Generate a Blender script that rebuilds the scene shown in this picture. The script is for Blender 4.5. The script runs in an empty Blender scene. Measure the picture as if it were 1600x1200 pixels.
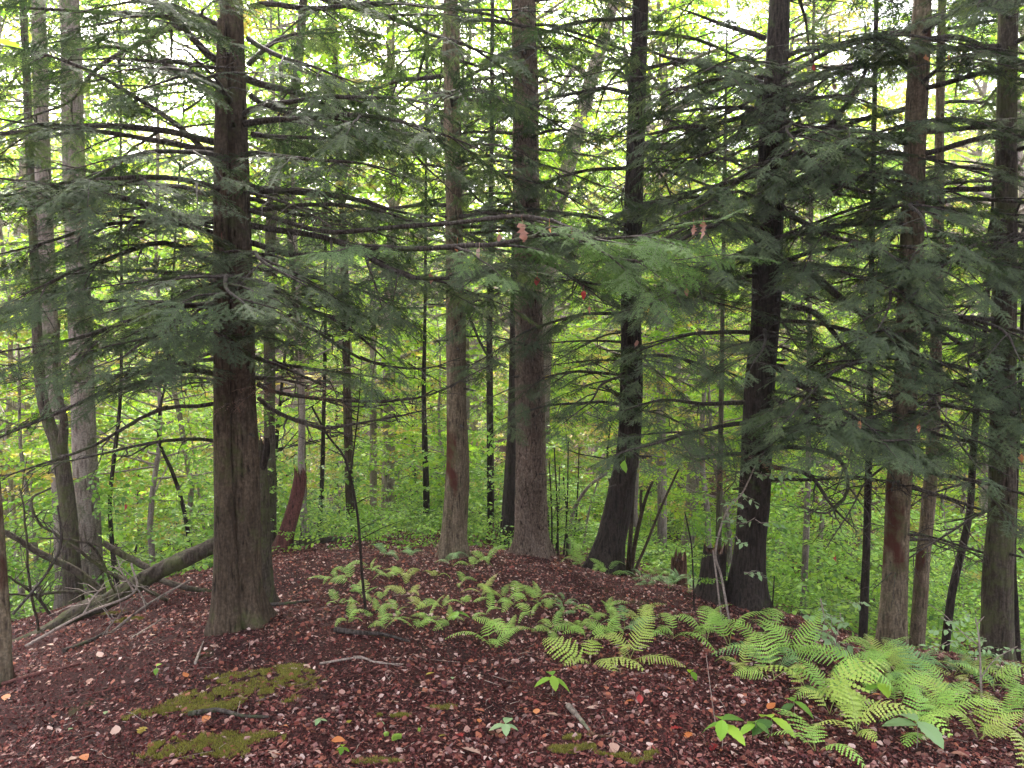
import bpy, math, random
import numpy as np
from mathutils import Vector, Matrix, noise as mnoise

random.seed(11)
RS = np.random.RandomState(5)
S = bpy.context.scene
COL = S.collection

# ------------------------------------------------------------------ camera
F = 1186.0
CAMZ = 1.6
PITCH = math.radians(3.0)
cam = bpy.data.objects.new('camera', bpy.data.cameras.new('camera'))
COL.objects.link(cam)
cam.location = (0, 0, CAMZ)
cam.rotation_euler = (math.radians(90) - PITCH, 0, 0)
cam.data.sensor_fit = 'HORIZONTAL'
cam.data.sensor_width = 36
cam.data.lens = 36 * F / 1600
cam.data.clip_start = 0.05
cam.data.clip_end = 600
S.camera = cam

# ------------------------------------------------------------------ light
SUN_EL, SUN_AZ = math.radians(44), math.radians(-18)      # azimuth measured from +Y towards +X
w = bpy.data.worlds.new('World'); S.world = w; w.use_nodes = True
nt = w.node_tree
bg = nt.nodes['Background']
sky = nt.nodes.new('ShaderNodeTexSky')
sky.sky_type = 'NISHITA'; sky.sun_disc = False
sky.sun_elevation = SUN_EL
sky.sun_rotation = SUN_AZ
sky.air_density = 1.0; sky.dust_density = 6.0; sky.ozone_density = 1.0
hs = nt.nodes.new('ShaderNodeHueSaturation'); hs.inputs['Saturation'].default_value = .4     # thin overcast whitens the sky
nt.links.new(sky.outputs[0], hs.inputs['Color']); nt.links.new(hs.outputs[0], bg.inputs[0])
bg.inputs[1].default_value = 0.14
sd = bpy.data.lights.new('sun', 'SUN'); sun = bpy.data.objects.new('sun', sd); COL.objects.link(sun)
sd.energy = 2.6; sd.angle = math.radians(6); sd.color = (1.0, 0.96, 0.88)
sv = Vector((math.sin(SUN_AZ) * math.cos(SUN_EL), math.cos(SUN_AZ) * math.cos(SUN_EL), math.sin(SUN_EL)))
sun.rotation_euler = sv.to_track_quat('Z', 'Y').to_euler()
sun.location = (0, 0, 30)
S.view_settings.view_transform = 'Standard'
S.view_settings.look = 'None'
S.view_settings.gamma = 1
S.view_settings.use_curve_mapping = False
S.view_settings.exposure = 3.42
S.cycles.use_denoising = True
try:
    S.cycles.denoiser = 'OPENIMAGEDENOISE'
    S.cycles.denoising_prefilter = 'ACCURATE'
except Exception:
    pass
S.cycles.max_bounces = 6
S.cycles.diffuse_bounces = 4
S.cycles.transmission_bounces = 4
S.cycles.sample_clamp_indirect = 6

HAZE = .0010
S.cycles.volume_bounces = 0
# ------------------------------------------------------------------ pixels to points
CP, SP = math.cos(PITCH), math.sin(PITCH)
def ray(px, py):
    u, v = (px - 800) / F, (600 - py) / F
    return np.array([u, CP + v * SP, -SP + v * CP])
def P(px, py, d):
    r = ray(px, py)
    return np.array([0, 0, CAMZ]) + r * (d / r[1])

# ------------------------------------------------------------------ terrain
ctrl = []
def cg(px, py, d): ctrl.append(tuple(P(px, py, d)))
for a in [(375, 985, 4.6), (710, 872, 7.2), (832, 866, 7.6), (945, 888, 7.4), (1165, 948, 6.3), (1393, 1022, 5.8), (1556, 1030, 5.9),
          (20, 1065, 4.3), (110, 945, 7.6), (145, 935, 8.2), (440, 862, 8.4), (548, 832, 10.2), (765, 838, 10.2), (572, 960, 4.9),
          (340, 905, 6.6), (180, 1000, 5.0), (1063, 915, 7.8), (1255, 965, 8.6), (1350, 1010, 7.0), (1475, 1040, 6.6),
          (900, 1050, 3.9), (200, 1200, 2.86), (800, 1200, 2.84), (1400, 1200, 3.0), (560, 1060, 3.75), (300, 1060, 3.85), (1300, 1080, 3.95),
          (1500, 1100, 4.2), (100, 1120, 3.6), (620, 850, 9.0), (700, 1000, 4.6), (1000, 960, 5.4), (850, 920, 6.0)]:
    cg(*a)
ctrl += [(-3, 0, -.12), (0, 0, .02), (3, 0, -.15), (-3, -8, .1), (3, -8, .1), (0, -40, 3), (-40, -30, 2), (40, -30, 2),
         (-9, 6, -2.0), (-9, 12, -3.6), (-4.5, 12, -2.6), (0, 13, -1.9), (4.5, 12, -2.6), (9, 12, -3.4), (9, 6, -2.2), (-10, 0, -1.6), (10, 0, -1.6),
         (-12, 20, -5.2), (0, 20, -4.2), (12, 20, -4.6), (-24, 10, -5), (24, 10, -5),
         (-18, 34, 0.2), (0, 34, -.6), (18, 34, .4), (-34, 60, 9), (0, 60, 8), (34, 60, 9.5), (-60, 30, 5), (60, 30, 5),
         (-70, 110, 17), (0, 110, 16), (70, 110, 17), (-100, 0, 6), (100, 0, 6), (0, -100, 8), (-180, 180, 20), (180, 180, 20), (0, 190, 20),
         (-180, -180, 10), (180, -180, 10)]
C_ = np.array(ctrl)
def _U(r): return np.where(r > 1e-9, r * r * np.log(np.maximum(r, 1e-9)), 0.0)
_n = len(C_)
_K = _U(np.hypot(C_[:, None, 0] - C_[None, :, 0], C_[:, None, 1] - C_[None, :, 1])) + np.eye(_n) * 0.02
_A = np.zeros((_n + 3, _n + 3)); _A[:_n, :_n] = _K
_A[:_n, _n:] = np.c_[np.ones(_n), C_[:, :2]]; _A[_n:, :_n] = _A[:_n, _n:].T
_W = np.linalg.solve(_A, np.r_[C_[:, 2], 0, 0, 0])

def _hash(ix, iy):
    n = (ix.astype(np.int64) * 374761393 + iy.astype(np.int64) * 668265263) & 0x7fffffff
    n = ((n ^ (n >> 13)) * 1274126177) & 0x7fffffff
    return ((n ^ (n >> 16)) & 0xffff) / 65535.0
def vnoise(x, y):
    x = np.asarray(x, float); y = np.asarray(y, float)
    ix = np.floor(x); iy = np.floor(y); fx = x - ix; fy = y - iy
    fx = fx * fx * (3 - 2 * fx); fy = fy * fy * (3 - 2 * fy)
    a = _hash(ix, iy); b = _hash(ix + 1, iy); c = _hash(ix, iy + 1); d = _hash(ix + 1, iy + 1)
    return (a + (b - a) * fx) * (1 - fy) + (c + (d - c) * fx) * fy - .5
def H(x, y):
    x = np.atleast_1d(np.asarray(x, float)); y = np.atleast_1d(np.asarray(y, float))
    shp = x.shape; xf = x.ravel(); yf = y.ravel(); z = np.empty_like(xf)
    for s in range(0, len(xf), 20000):
        xs, ys = xf[s:s + 20000], yf[s:s + 20000]
        z[s:s + 20000] = _U(np.hypot(xs[:, None] - C_[None, :, 0], ys[:, None] - C_[None, :, 1])) @ _W[:_n] + _W[_n] + _W[_n + 1] * xs + _W[_n + 2] * ys
    z += .10 * vnoise(xf * .9, yf * .9) + .045 * vnoise(xf * 3.1, yf * 3.1) + .024 * vnoise(xf * 7, yf * 7)
    far = np.clip((np.hypot(xf, yf) - 10) / 20, 0, 1)
    z += far * 1.6 * vnoise(xf * .11, yf * .11)
    return z.reshape(shp)
def h1(x, y): return float(H(x, y)[0])
def G(px, py, dmax=30):
    r = ray(px, py); r = r / r[1]
    ds = np.linspace(1.5, dmax, 700)
    pts = np.array([0, 0, CAMZ])[None] + ds[:, None] * r[None]
    gap = pts[:, 2] - H(pts[:, 0], pts[:, 1])
    k = np.nonzero(gap < 0)[0]
    d = ds[k[0]] if len(k) else dmax
    q = np.array([0, 0, CAMZ]) + r * d
    return np.array([q[0], q[1], h1(q[0], q[1])])
def hn(x, y, e=.06):
    return Vector((h1(x - e, y) - h1(x + e, y), h1(x, y - e) - h1(x, y + e), 2 * e)).normalized()

# ------------------------------------------------------------------ materials
MATS = {}
def newmat(name):
    m = bpy.data.materials.new(name); m.use_nodes = True
    t = m.node_tree
    for n in list(t.nodes): t.nodes.remove(n)
    out = t.nodes.new('ShaderNodeOutputMaterial')
    return m, t, out
def N(t, kind, **kw):
    n = t.nodes.new(kind)
    for k, v in kw.items():
        if hasattr(n, k): setattr(n, k, v)
        else: n.inputs[k].default_value = v
    return n
def ramp(t, stops, interp='LINEAR'):
    r = t.nodes.new('ShaderNodeValToRGB'); r.color_ramp.interpolation = interp
    e = r.color_ramp.elements
    e[0].position, e[0].color = stops[0][0], (*stops[0][1], 1)
    e[1].position, e[1].color = stops[-1][0], (*stops[-1][1], 1)
    for p, c in stops[1:-1]:
        x = e.new(p); x.color = (*c, 1)
    return r
def mixc(t, a, b, fac, mode='MIX'):
    m = t.nodes.new('ShaderNodeMix'); m.data_type = 'RGBA'; m.blend_type = mode
    for s, v in ((6, a), (7, b)):
        if isinstance(v, tuple): m.inputs[s].default_value = (*v, 1)
        else: t.links.new(v, m.inputs[s])
    if isinstance(fac, (int, float)): m.inputs[0].default_value = fac
    else: t.links.new(fac, m.inputs[0])
    return m.outputs[2]

def leaf_mat(name, cols, back=None, trans=.35, rough=.5, backmix=.75, tcol=None, spec=.3):
    """thin leaf: cols spread over random instances, paler underside, light passes through"""
    m, t, out = newmat(name)
    L = t.links.new
    oi = t.nodes.new('ShaderNodeObjectInfo')
    at = N(t, 'ShaderNodeAttribute', attribute_name='tint')
    ad = N(t, 'ShaderNodeMath', operation='ADD'); L(oi.outputs['Random'], ad.inputs[0]); L(at.outputs['Fac'], ad.inputs[1])
    fr = N(t, 'ShaderNodeMath', operation='FRACT'); L(ad.outputs[0], fr.inputs[0])
    n = len(cols)
    r = ramp(t, [(i / (n - 1), c) for i, c in enumerate(cols)])
    L(fr.outputs[0], r.inputs[0])
    col = r.outputs[0]
    if back is not None:
        g = t.nodes.new('ShaderNodeNewGeometry')
        mb = N(t, 'ShaderNodeMath', operation='MULTIPLY'); L(g.outputs['Backfacing'], mb.inputs[0]); mb.inputs[1].default_value = backmix
        col = mixc(t, col, back, mb.outputs[0])
    pr = t.nodes.new('ShaderNodeBsdfPrincipled')
    L(col, pr.inputs['Base Color']); pr.inputs['Roughness'].default_value = rough
    pr.inputs['Specular IOR Level'].default_value = spec
    tr = t.nodes.new('ShaderNodeBsdfTranslucent')
    if tcol: L(mixc(t, col, tcol, 1.0, 'MULTIPLY'), tr.inputs[0])
    else: L(r.outputs[0], tr.inputs[0])
    mx = t.nodes.new('ShaderNodeMixShader'); mx.inputs[0].default_value = trans
    L(pr.outputs[0], mx.inputs[1]); L(tr.outputs[0], mx.inputs[2]); L(mx.outputs[0], out.inputs[0])
    MATS[name] = m
    return m

leaf_mat('needles', [(.022, .046, .016), (.085, .145, .040), (.035, .070, .026), (.18, .25, .075), (.05, .09, .03), (.014, .030, .014)], back=(.095, .12, .068), trans=.22, rough=.8, spec=.08)
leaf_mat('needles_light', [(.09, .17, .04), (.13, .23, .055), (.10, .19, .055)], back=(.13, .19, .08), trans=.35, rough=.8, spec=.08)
leaf_mat('dead_needles', [(.16, .06, .03), (.22, .09, .04), (.12, .05, .03)], trans=.2)
leaf_mat('green_leaf', [(.18, .36, .02), (.34, .52, .025), (.12, .28, .03), (.28, .47, .025), (.44, .56, .03), (.15, .33, .03)], back=(.34, .48, .07), trans=.62, backmix=.5)
leaf_mat('yellow_leaf', [(.35, .33, .04), (.42, .30, .05), (.28, .32, .05)], trans=.5)
leaf_mat('cool_leaf', [(.12, .26, .025), (.22, .40, .03), (.05, .12, .025), (.33, .50, .045), (.14, .30, .03)], back=(.22, .34, .07), trans=.4, backmix=.5)
leaf_mat('pale_leaf', [(.22, .34, .14), (.30, .42, .20), (.20, .31, .13)], back=(.30, .40, .24), trans=.4, backmix=.5)
leaf_mat('fern_leaf', [(.23, .42, .07), (.33, .54, .09), (.27, .47, .09), (.38, .56, .11), (.20, .38, .07)], back=(.28, .44, .16), trans=.35, backmix=.5)
leaf_mat('fern_blue', [(.14, .27, .09), (.19, .35, .12), (.15, .29, .10)], back=(.15, .24, .15), trans=.3, backmix=.5)
leaf_mat('fern_yellow', [(.36, .48, .09), (.44, .50, .12), (.33, .46, .07)], back=(.36, .40, .15), trans=.4, backmix=.5)
leaf_mat('litter_leaf', [(.11, .027, .021), (.24, .080, .056), (.045, .015, .013), (.42, .24, .19), (.13, .040, .03), (.32, .11, .062), (.065, .022, .024), (.55, .39, .34), (.18, .085, .075), (.08, .026, .028), (.20, .048, .037), (.30, .18, .155)], back=(.22, .13, .12), trans=.08, rough=.6, backmix=.35, spec=.12)
leaf_mat('crumb', [(.04, .010, .009), (.13, .035, .030), (.018, .006, .006), (.21, .09, .075), (.075, .016, .014), (.11, .032, .028)], trans=.0, rough=.8, spec=.08)
leaf_mat('orange_leaf', [(.42, .12, .03), (.50, .18, .06)], back=(.5, .25, .14), trans=.25, backmix=.4)
leaf_mat('red_leaf', [(.30, .02, .02), (.22, .015, .02)], back=(.32, .08, .07), trans=.3, backmix=.4)
leaf_mat('tan_leaf', [(.34, .20, .15), (.42, .27, .22)], back=(.5, .36, .32), trans=.2, backmix=.4)
leaf_mat('brown_leaf', [(.22, .09, .06), (.28, .12, .08)], back=(.3, .16, .12), trans=.2, backmix=.4)
leaf_mat('moss_blade', [(.13, .12, .018), (.24, .22, .035), (.08, .075, .014), (.32, .30, .06)], trans=.2, rough=.9)
leaf_mat('bright_moss', [(.28, .42, .06), (.36, .50, .10)], trans=.3, rough=.8)

def bark_mat(name, base, dark, light, scale=9, vert=.18, bump=.6, moss=0.0, mosscol=(.05, .075, .02), patch=None, plates=False):
    m, t, out = newmat(name); L = t.links.new
    tc = t.nodes.new('ShaderNodeTexCoord')
    mp = N(t, 'ShaderNodeMapping'); mp.inputs['Scale'].default_value = (1, 1, vert); L(tc.outputs['Object'], mp.inputs[0])
    n1 = N(t, 'ShaderNodeTexNoise'); n1.inputs['Scale'].default_value = scale * 3; n1.inputs['Detail'].default_value = 6; n1.inputs['Roughness'].default_value = .65
    n1.inputs['Distortion'].default_value = .6
    L(mp.outputs[0], n1.inputs[0])
    v = N(t, 'ShaderNodeTexVoronoi', feature='DISTANCE_TO_EDGE' if plates else 'F1'); v.inputs['Scale'].default_value = scale * (2.2 if plates else 3.4)
    nd = mixc(t, mp.outputs[0], n1.outputs['Color'], .06, 'ADD'); L(nd, v.inputs[0])
    n2 = N(t, 'ShaderNodeTexNoise'); n2.inputs['Scale'].default_value = 2.2; n2.inputs['Detail'].default_value = 4; L(tc.outputs['Object'], n2.inputs[0])
    n3 = N(t, 'ShaderNodeTexNoise'); n3.inputs['Scale'].default_value = 60; n3.inputs['Detail'].default_value = 3; L(tc.outputs['Object'], n3.inputs[0])
    hgt = N(t, 'ShaderNodeMath', operation='MULTIPLY_ADD'); L(v.outputs['Distance'], hgt.inputs[0]); hgt.inputs[1].default_value = 2.2 if plates else .7; L(n1.outputs['Fac'], hgt.inputs[2])
    r = ramp(t, [(.40, dark), (.60, base), (.92, light), (1.0, base)] if plates else [(.50, dark), (.68, base), (.86, light), (1.0, base)]); L(hgt.outputs[0], r.inputs[0])
    col = mixc(t, r.outputs[0], (.5, .5, .5), .25, 'MULTIPLY')
    fine = ramp(t, [(.35, (.6, .6, .6)), (.65, (1.25, 1.22, 1.2))]); L(n3.outputs['Fac'], fine.inputs[0])
    col = mixc(t, r.outputs[0], fine.outputs[0], .8, 'MULTIPLY')
    big = ramp(t, [(.35, (.72, .70, .70)), (.62, (1.15, 1.15, 1.15))]); L(n2.outputs['Fac'], big.inputs[0])
    col = mixc(t, col, big.outputs[0], .8, 'MULTIPLY')
    if patch:
        n4 = N(t, 'ShaderNodeTexNoise'); n4.inputs['Scale'].default_value = 3.5; n4.inputs['Detail'].default_value = 3
        mp2 = N(t, 'ShaderNodeMapping'); mp2.inputs['Scale'].default_value = (1, 1, .45); mp2.inputs['Location'].default_value = (3, 1, 7)
        L(tc.outputs['Object'], mp2.inputs[0]); L(mp2.outputs[0], n4.inputs[0])
        rp = ramp(t, [(.58, (0, 0, 0)), (.64, (1, 1, 1))]); L(n4.outputs['Fac'], rp.inputs[0])
        col = mixc(t, col, patch, rp.outputs[0])
    if moss > 0:
        n5 = N(t, 'ShaderNodeTexNoise'); n5.inputs['Scale'].default_value = 5; n5.inputs['Detail'].default_value = 8; n5.inputs['Roughness'].default_value = .7
        L(tc.outputs['Object'], n5.inputs[0])
        rm = ramp(t, [(.62 - moss * .3, (0, 0, 0)), (.74 - moss * .3, (1, 1, 1))]); L(n5.outputs['Fac'], rm.inputs[0])
        ms = N(t, 'ShaderNodeMath', operation='MULTIPLY'); L(rm.outputs[0], ms.inputs[0]); ms.inputs[1].default_value = .75
        col = mixc(t, col, mosscol, ms.outputs[0])
    pr = t.nodes.new('ShaderNodeBsdfPrincipled'); L(col, pr.inputs['Base Color']); pr.inputs['Roughness'].default_value = .9
    pr.inputs['Specular IOR Level'].default_value = .12
    b = N(t, 'ShaderNodeBump'); b.inputs['Strength'].default_value = bump; b.inputs['Distance'].default_value = .035 if plates else .022
    L(hgt.outputs[0], b.inputs['Height']); L(b.outputs[0], pr.inputs['Normal'])
    L(pr.outputs[0], out.inputs[0])
    MATS[name] = m
    return m
bark_mat('bark_hemlock', (0.0438, 0.0303, 0.0202), (0.0101, 0.0067, 0.0045), (0.0813, 0.0590, 0.0404), moss=.3, mosscol=(.055, .06, .02))
bark_mat('bark_dark', (0.0187, 0.0130, 0.0098), (0.0062, 0.0047, 0.0042), (0.0416, 0.0312, 0.0260), moss=.15)
bark_mat('bark_grey', (0.1520, 0.1200, 0.1000), (0.0640, 0.0480, 0.0400), (0.2240, 0.1880, 0.1600), scale=7, moss=.25)
bark_mat('bark_patch', (0.1003, 0.0741, 0.0489), (0.0305, 0.0219, 0.0149), (0.1744, 0.1351, 0.0915), moss=.35, mosscol=(.07, .07, .03), patch=(.055, .018, .012))
bark_mat('bark_plates', (0.1728, 0.1210, 0.0918), (0.0130, 0.0086, 0.0065), (0.3024, 0.2268, 0.1782), scale=10, vert=.28, bump=1.0, plates=True)
bark_mat('bark_mossy', (0.0439, 0.0339, 0.0245), (0.0129, 0.0100, 0.0070), (0.0818, 0.0643, 0.0498), moss=.5, mosscol=(.062, .068, .024))
bark_mat('bark_red', (0.0680, 0.0256, 0.0224), (0.0200, 0.0080, 0.0080), (0.1200, 0.0480, 0.0400))
bark_mat('limb_wood', (0.0400, 0.0304, 0.0256), (0.0144, 0.0112, 0.0096), (0.0880, 0.0720, 0.0640), scale=12, moss=.3)
bark_mat('twig_pale', (.25, .19, .16), (.12, .09, .07), (.36, .30, .26), scale=20)
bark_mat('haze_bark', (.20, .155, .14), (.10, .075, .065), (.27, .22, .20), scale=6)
bark_mat('rotten_wood', (.06, .03, .02), (.015, .01, .008), (.14, .08, .05), moss=.2)

def ground_mat():
    m, t, out = newmat('forest_floor'); L = t.links.new
    tc = t.nodes.new('ShaderNodeTexCoord')
    def noise(sc, det=5, ro=.6, dist=0):
        n = N(t, 'ShaderNodeTexNoise'); n.inputs['Scale'].default_value = sc; n.inputs['Detail'].default_value = det; n.inputs['Roughness'].default_value = ro
        n.inputs['Distortion'].default_value = dist; L(tc.outputs['Object'], n.inputs[0]); return n
    n1 = noise(55, 6, .75); n2 = noise(1.3, 4); n3 = noise(9, 5); n4 = noise(180, 3)
    r = ramp(t, [(.38, (.007, .003, .003)), (.49, (.024, .008, .007)), (.59, (.050, .017, .015)), (.72, (.10, .04, .034))]); L(n1.outputs['Fac'], r.inputs[0])
    b = ramp(t, [(.35, (.75, .72, .78)), (.65, (1.2, 1.05, 1.0))]); L(n2.outputs['Fac'], b.inputs[0])
    col = mixc(t, r.outputs[0], b.outputs[0], 1, 'MULTIPLY')
    # green moss film in loose patches, and leafy green-brown far slopes
    ng = noise(.9, 6, .7); rg = ramp(t, [(.62, (0, 0, 0)), (.70, (1, 1, 1))]); L(ng.outputs['Fac'], rg.inputs[0])
    nm = N(t, 'ShaderNodeMath', operation='MULTIPLY'); L(rg.outputs[0], nm.inputs[0]); L(n3.outputs['Fac'], nm.inputs[1])
    col = mixc(t, col, (.07, .085, .018), nm.outputs[0])
    pr = t.nodes.new('ShaderNodeBsdfPrincipled'); L(col, pr.inputs['Base Color']); pr.inputs['Roughness'].default_value = .9; pr.inputs['Specular IOR Level'].default_value = .1
    bp = N(t, 'ShaderNodeBump'); bp.inputs['Strength'].default_value = .8; bp.inputs['Distance'].default_value = .015
    mm = mixc(t, n1.outputs['Fac'], n4.outputs['Fac'], .35)
    L(mm, bp.inputs['Height']); L(bp.outputs[0], pr.inputs['Normal']); L(pr.outputs[0], out.inputs[0])
    MATS['floor'] = m
ground_mat()

# ------------------------------------------------------------------ mesh helpers
class MB:
    def __init__(s): s.v = []; s.f = []; s.m = []; s.tint = []; s.n = 0
    def add(s, verts, faces, mi=0, tint=None):
        verts = np.asarray(verts, float); faces = np.asarray(faces, int)
        s.v.append(verts); s.f.append(faces + s.n); s.m.append(np.full(len(faces), mi)); s.n += len(verts)
        s.tint.append(np.zeros(len(verts)) if tint is None else np.broadcast_to(tint, (len(verts),)))
    def tube(s, pts, rad, sides=6, mi=0, caps=True):
        pts = np.asarray(pts, float); rad = np.asarray(rad, float); n = len(pts)
        tan = np.gradient(pts, axis=0); tan /= np.linalg.norm(tan, axis=1)[:, None] + 1e-12
        ref = np.array([0, 0, 1.]) if abs(tan[0, 2]) < .8 else np.array([1., 0, 0])
        a = np.cross(tan[0], ref); a /= np.linalg.norm(a)
        A = np.empty_like(pts); A[0] = a
        for i in range(1, n):
            a = a - tan[i] * (a @ tan[i]); a /= np.linalg.norm(a) + 1e-12; A[i] = a
        B = np.cross(tan, A)
        th = np.linspace(0, 2 * math.pi, sides, endpoint=False)
        ring = pts[:, None] + rad[:, None, None] * (np.cos(th)[None, :, None] * A[:, None] + np.sin(th)[None, :, None] * B[:, None])
        i = np.arange(n - 1)[:, None] * sides; j = np.arange(sides)[None]; k = (j + 1) % sides
        f = np.stack([i + j, i + k, i + sides + k, i + sides + j], -1).reshape(-1, 4)
        s.add(ring.reshape(-1, 3), f, mi)
        if caps and sides > 3:
            for e, pt in ((0, pts[0]), (n - 1, pts[-1])):
                vv = np.vstack([ring[e], pt[None]])
                jj = np.arange(sides); kk = (jj + 1) % sides
                ff = np.stack([kk, jj, np.full(sides, sides)], -1) if e == 0 else np.stack([jj, kk, np.full(sides, sides)], -1)
                s.add(vv, ff, mi)
    def mesh(s, name, mats, smooth=True):
        me = bpy.data.meshes.new(name)
        V = np.vstack(s.v).astype(np.float32)
        me.vertices.add(len(V)); me.vertices.foreach_set('co', V.ravel())
        lt = np.concatenate([np.full(len(f), f.shape[1]) for f in s.f]).astype(np.int32)
        lv = np.concatenate([f.ravel() for f in s.f]).astype(np.int32)
        me.loops.add(len(lv)); me.loops.foreach_set('vertex_index', lv)
        ls = np.concatenate([[0], np.cumsum(lt)[:-1]]).astype(np.int32)
        me.polygons.add(len(lt)); me.polygons.foreach_set('loop_start', ls)
        try: me.polygons.foreach_set('loop_total', lt)
        except Exception: pass
        me.polygons.foreach_set('material_index', np.concatenate(s.m).astype(np.int32))
        me.polygons.foreach_set('use_smooth', np.full(len(lt), smooth))
        at = me.attributes.new('tint', 'FLOAT', 'POINT'); at.data.foreach_set('value', np.concatenate(s.tint).astype(np.float32))
        for m in mats: me.materials.append(MATS[m])
        me.update(calc_edges=True); me.validate()
        return me
    def obj(s, name, mats, parent=None, smooth=True, loc=None):
        if isinstance(mats, str): mats = [mats]
        o = bpy.data.objects.new(name, s.mesh(name, mats, smooth)); COL.objects.link(o)
        if parent is not None: o.parent = parent
        if loc is not None: o.location = loc
        return o
def tag(o, label=None, cat=None, group=None, kind=None):
    if label: o['label'] = label
    if cat: o['category'] = cat
    if group: o['group'] = group
    if kind: o['kind'] = kind
    return o
def empty(name, loc, label, cat, group=None, rz=0):
    o = bpy.data.objects.new(name, None); COL.objects.link(o); o.location = loc; o.rotation_euler[2] = rz
    o.empty_display_size = .2
    return tag(o, label, cat, group)
def smooth_path(pts, n):
    """Catmull-Rom through pts, n samples"""
    p = np.asarray(pts, float)
    if len(p) == 2: return p[0] + (p[1] - p[0]) * np.linspace(0, 1, n)[:, None]
    q = np.vstack([2 * p[0] - p[1], p, 2 * p[-1] - p[-2]])
    ts = np.linspace(0, len(p) - 1 - 1e-9, n); out = []
    for t in ts:
        i = int(t); u = t - i; a, b, c, d = q[i:i + 4]
        out.append(.5 * (2 * b + (c - a) * u + (2 * a - 5 * b + 4 * c - d) * u * u + (3 * b - a - 3 * c + d) * u ** 3))
    return np.array(out)
def norm(v): return v / (np.linalg.norm(v) + 1e-12)

# ------------------------------------------------------------------ instanced foliage (one object per plant part)
def group_of(name, sources):
    g = bpy.data.node_groups.new(name, 'GeometryNodeTree')
    g.interface.new_socket('Geometry', in_out='INPUT', socket_type='NodeSocketGeometry')
    g.interface.new_socket('Geometry', in_out='OUTPUT', socket_type='NodeSocketGeometry')
    gi = g.nodes.new('NodeGroupInput'); go = g.nodes.new('NodeGroupOutput')
    L = g.links.new
    jn = g.nodes.new('GeometryNodeJoinGeometry')
    for me in reversed(sources):
        so = bpy.data.objects.new(me.name, me)
        oi = g.nodes.new('GeometryNodeObjectInfo'); oi.inputs['Object'].default_value = so; oi.inputs['As Instance'].default_value = False
        gt = g.nodes.new('GeometryNodeGeometryToInstance'); L(oi.outputs['Geometry'], gt.inputs[0]); L(gt.outputs[0], jn.inputs[0])
    iop = g.nodes.new('GeometryNodeInstanceOnPoints')
    def attr(n, ty):
        a = g.nodes.new('GeometryNodeInputNamedAttribute'); a.data_type = ty; a.inputs[0].default_value = n
        return a.outputs[0]
    er = g.nodes.new('FunctionNodeEulerToRotation')
    L(attr('rot', 'FLOAT_VECTOR'), er.inputs[0])
    L(gi.outputs[0], iop.inputs['Points']); L(jn.outputs[0], iop.inputs['Instance'])
    iop.inputs['Pick Instance'].default_value = True
    L(attr('pick', 'INT'), iop.inputs['Instance Index']); L(er.outputs[0], iop.inputs['Rotation']); L(attr('size', 'FLOAT'), iop.inputs['Scale'])
    L(iop.outputs[0], go.inputs[0])
    g['n'] = len(sources)
    return g
def foliage(name, pts, group, parent=None):
    """pts: list of (position, forward, up, size, pick)"""
    me = bpy.data.meshes.new(name); n = len(pts)
    me.vertices.add(n)
    co = np.array([p[0] for p in pts], np.float32)
    f = np.array([p[1] for p in pts], float); u = np.array([p[2] for p in pts], float)
    f /= np.linalg.norm(f, axis=1)[:, None] + 1e-9
    r = np.cross(f, u); r /= np.linalg.norm(r, axis=1)[:, None] + 1e-9
    u = np.cross(r, f)
    # columns r,f,u -> XYZ euler
    ry = np.arcsin(np.clip(-r[:, 2], -1, 1)); rx = np.arctan2(f[:, 2], u[:, 2]); rz = np.arctan2(r[:, 1], r[:, 0])
    me.vertices.foreach_set('co', co.ravel())
    a = me.attributes.new('rot', 'FLOAT_VECTOR', 'POINT'); a.data.foreach_set('vector', np.stack([rx, ry, rz], 1).astype(np.float32).ravel())
    a = me.attributes.new('size', 'FLOAT', 'POINT'); a.data.foreach_set('value', np.array([p[3] for p in pts], np.float32))
    a = me.attributes.new('pick', 'INT', 'POINT'); a.data.foreach_set('value', np.array([p[4] for p in pts], np.int32))
    me.update()
    o = bpy.data.objects.new(name, me); COL.objects.link(o); o['kind'] = 'stuff'
    if parent is not None: o.parent = parent
    md = o.modifiers.new('leaves', 'NODES'); md.node_group = group
    return o

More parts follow.
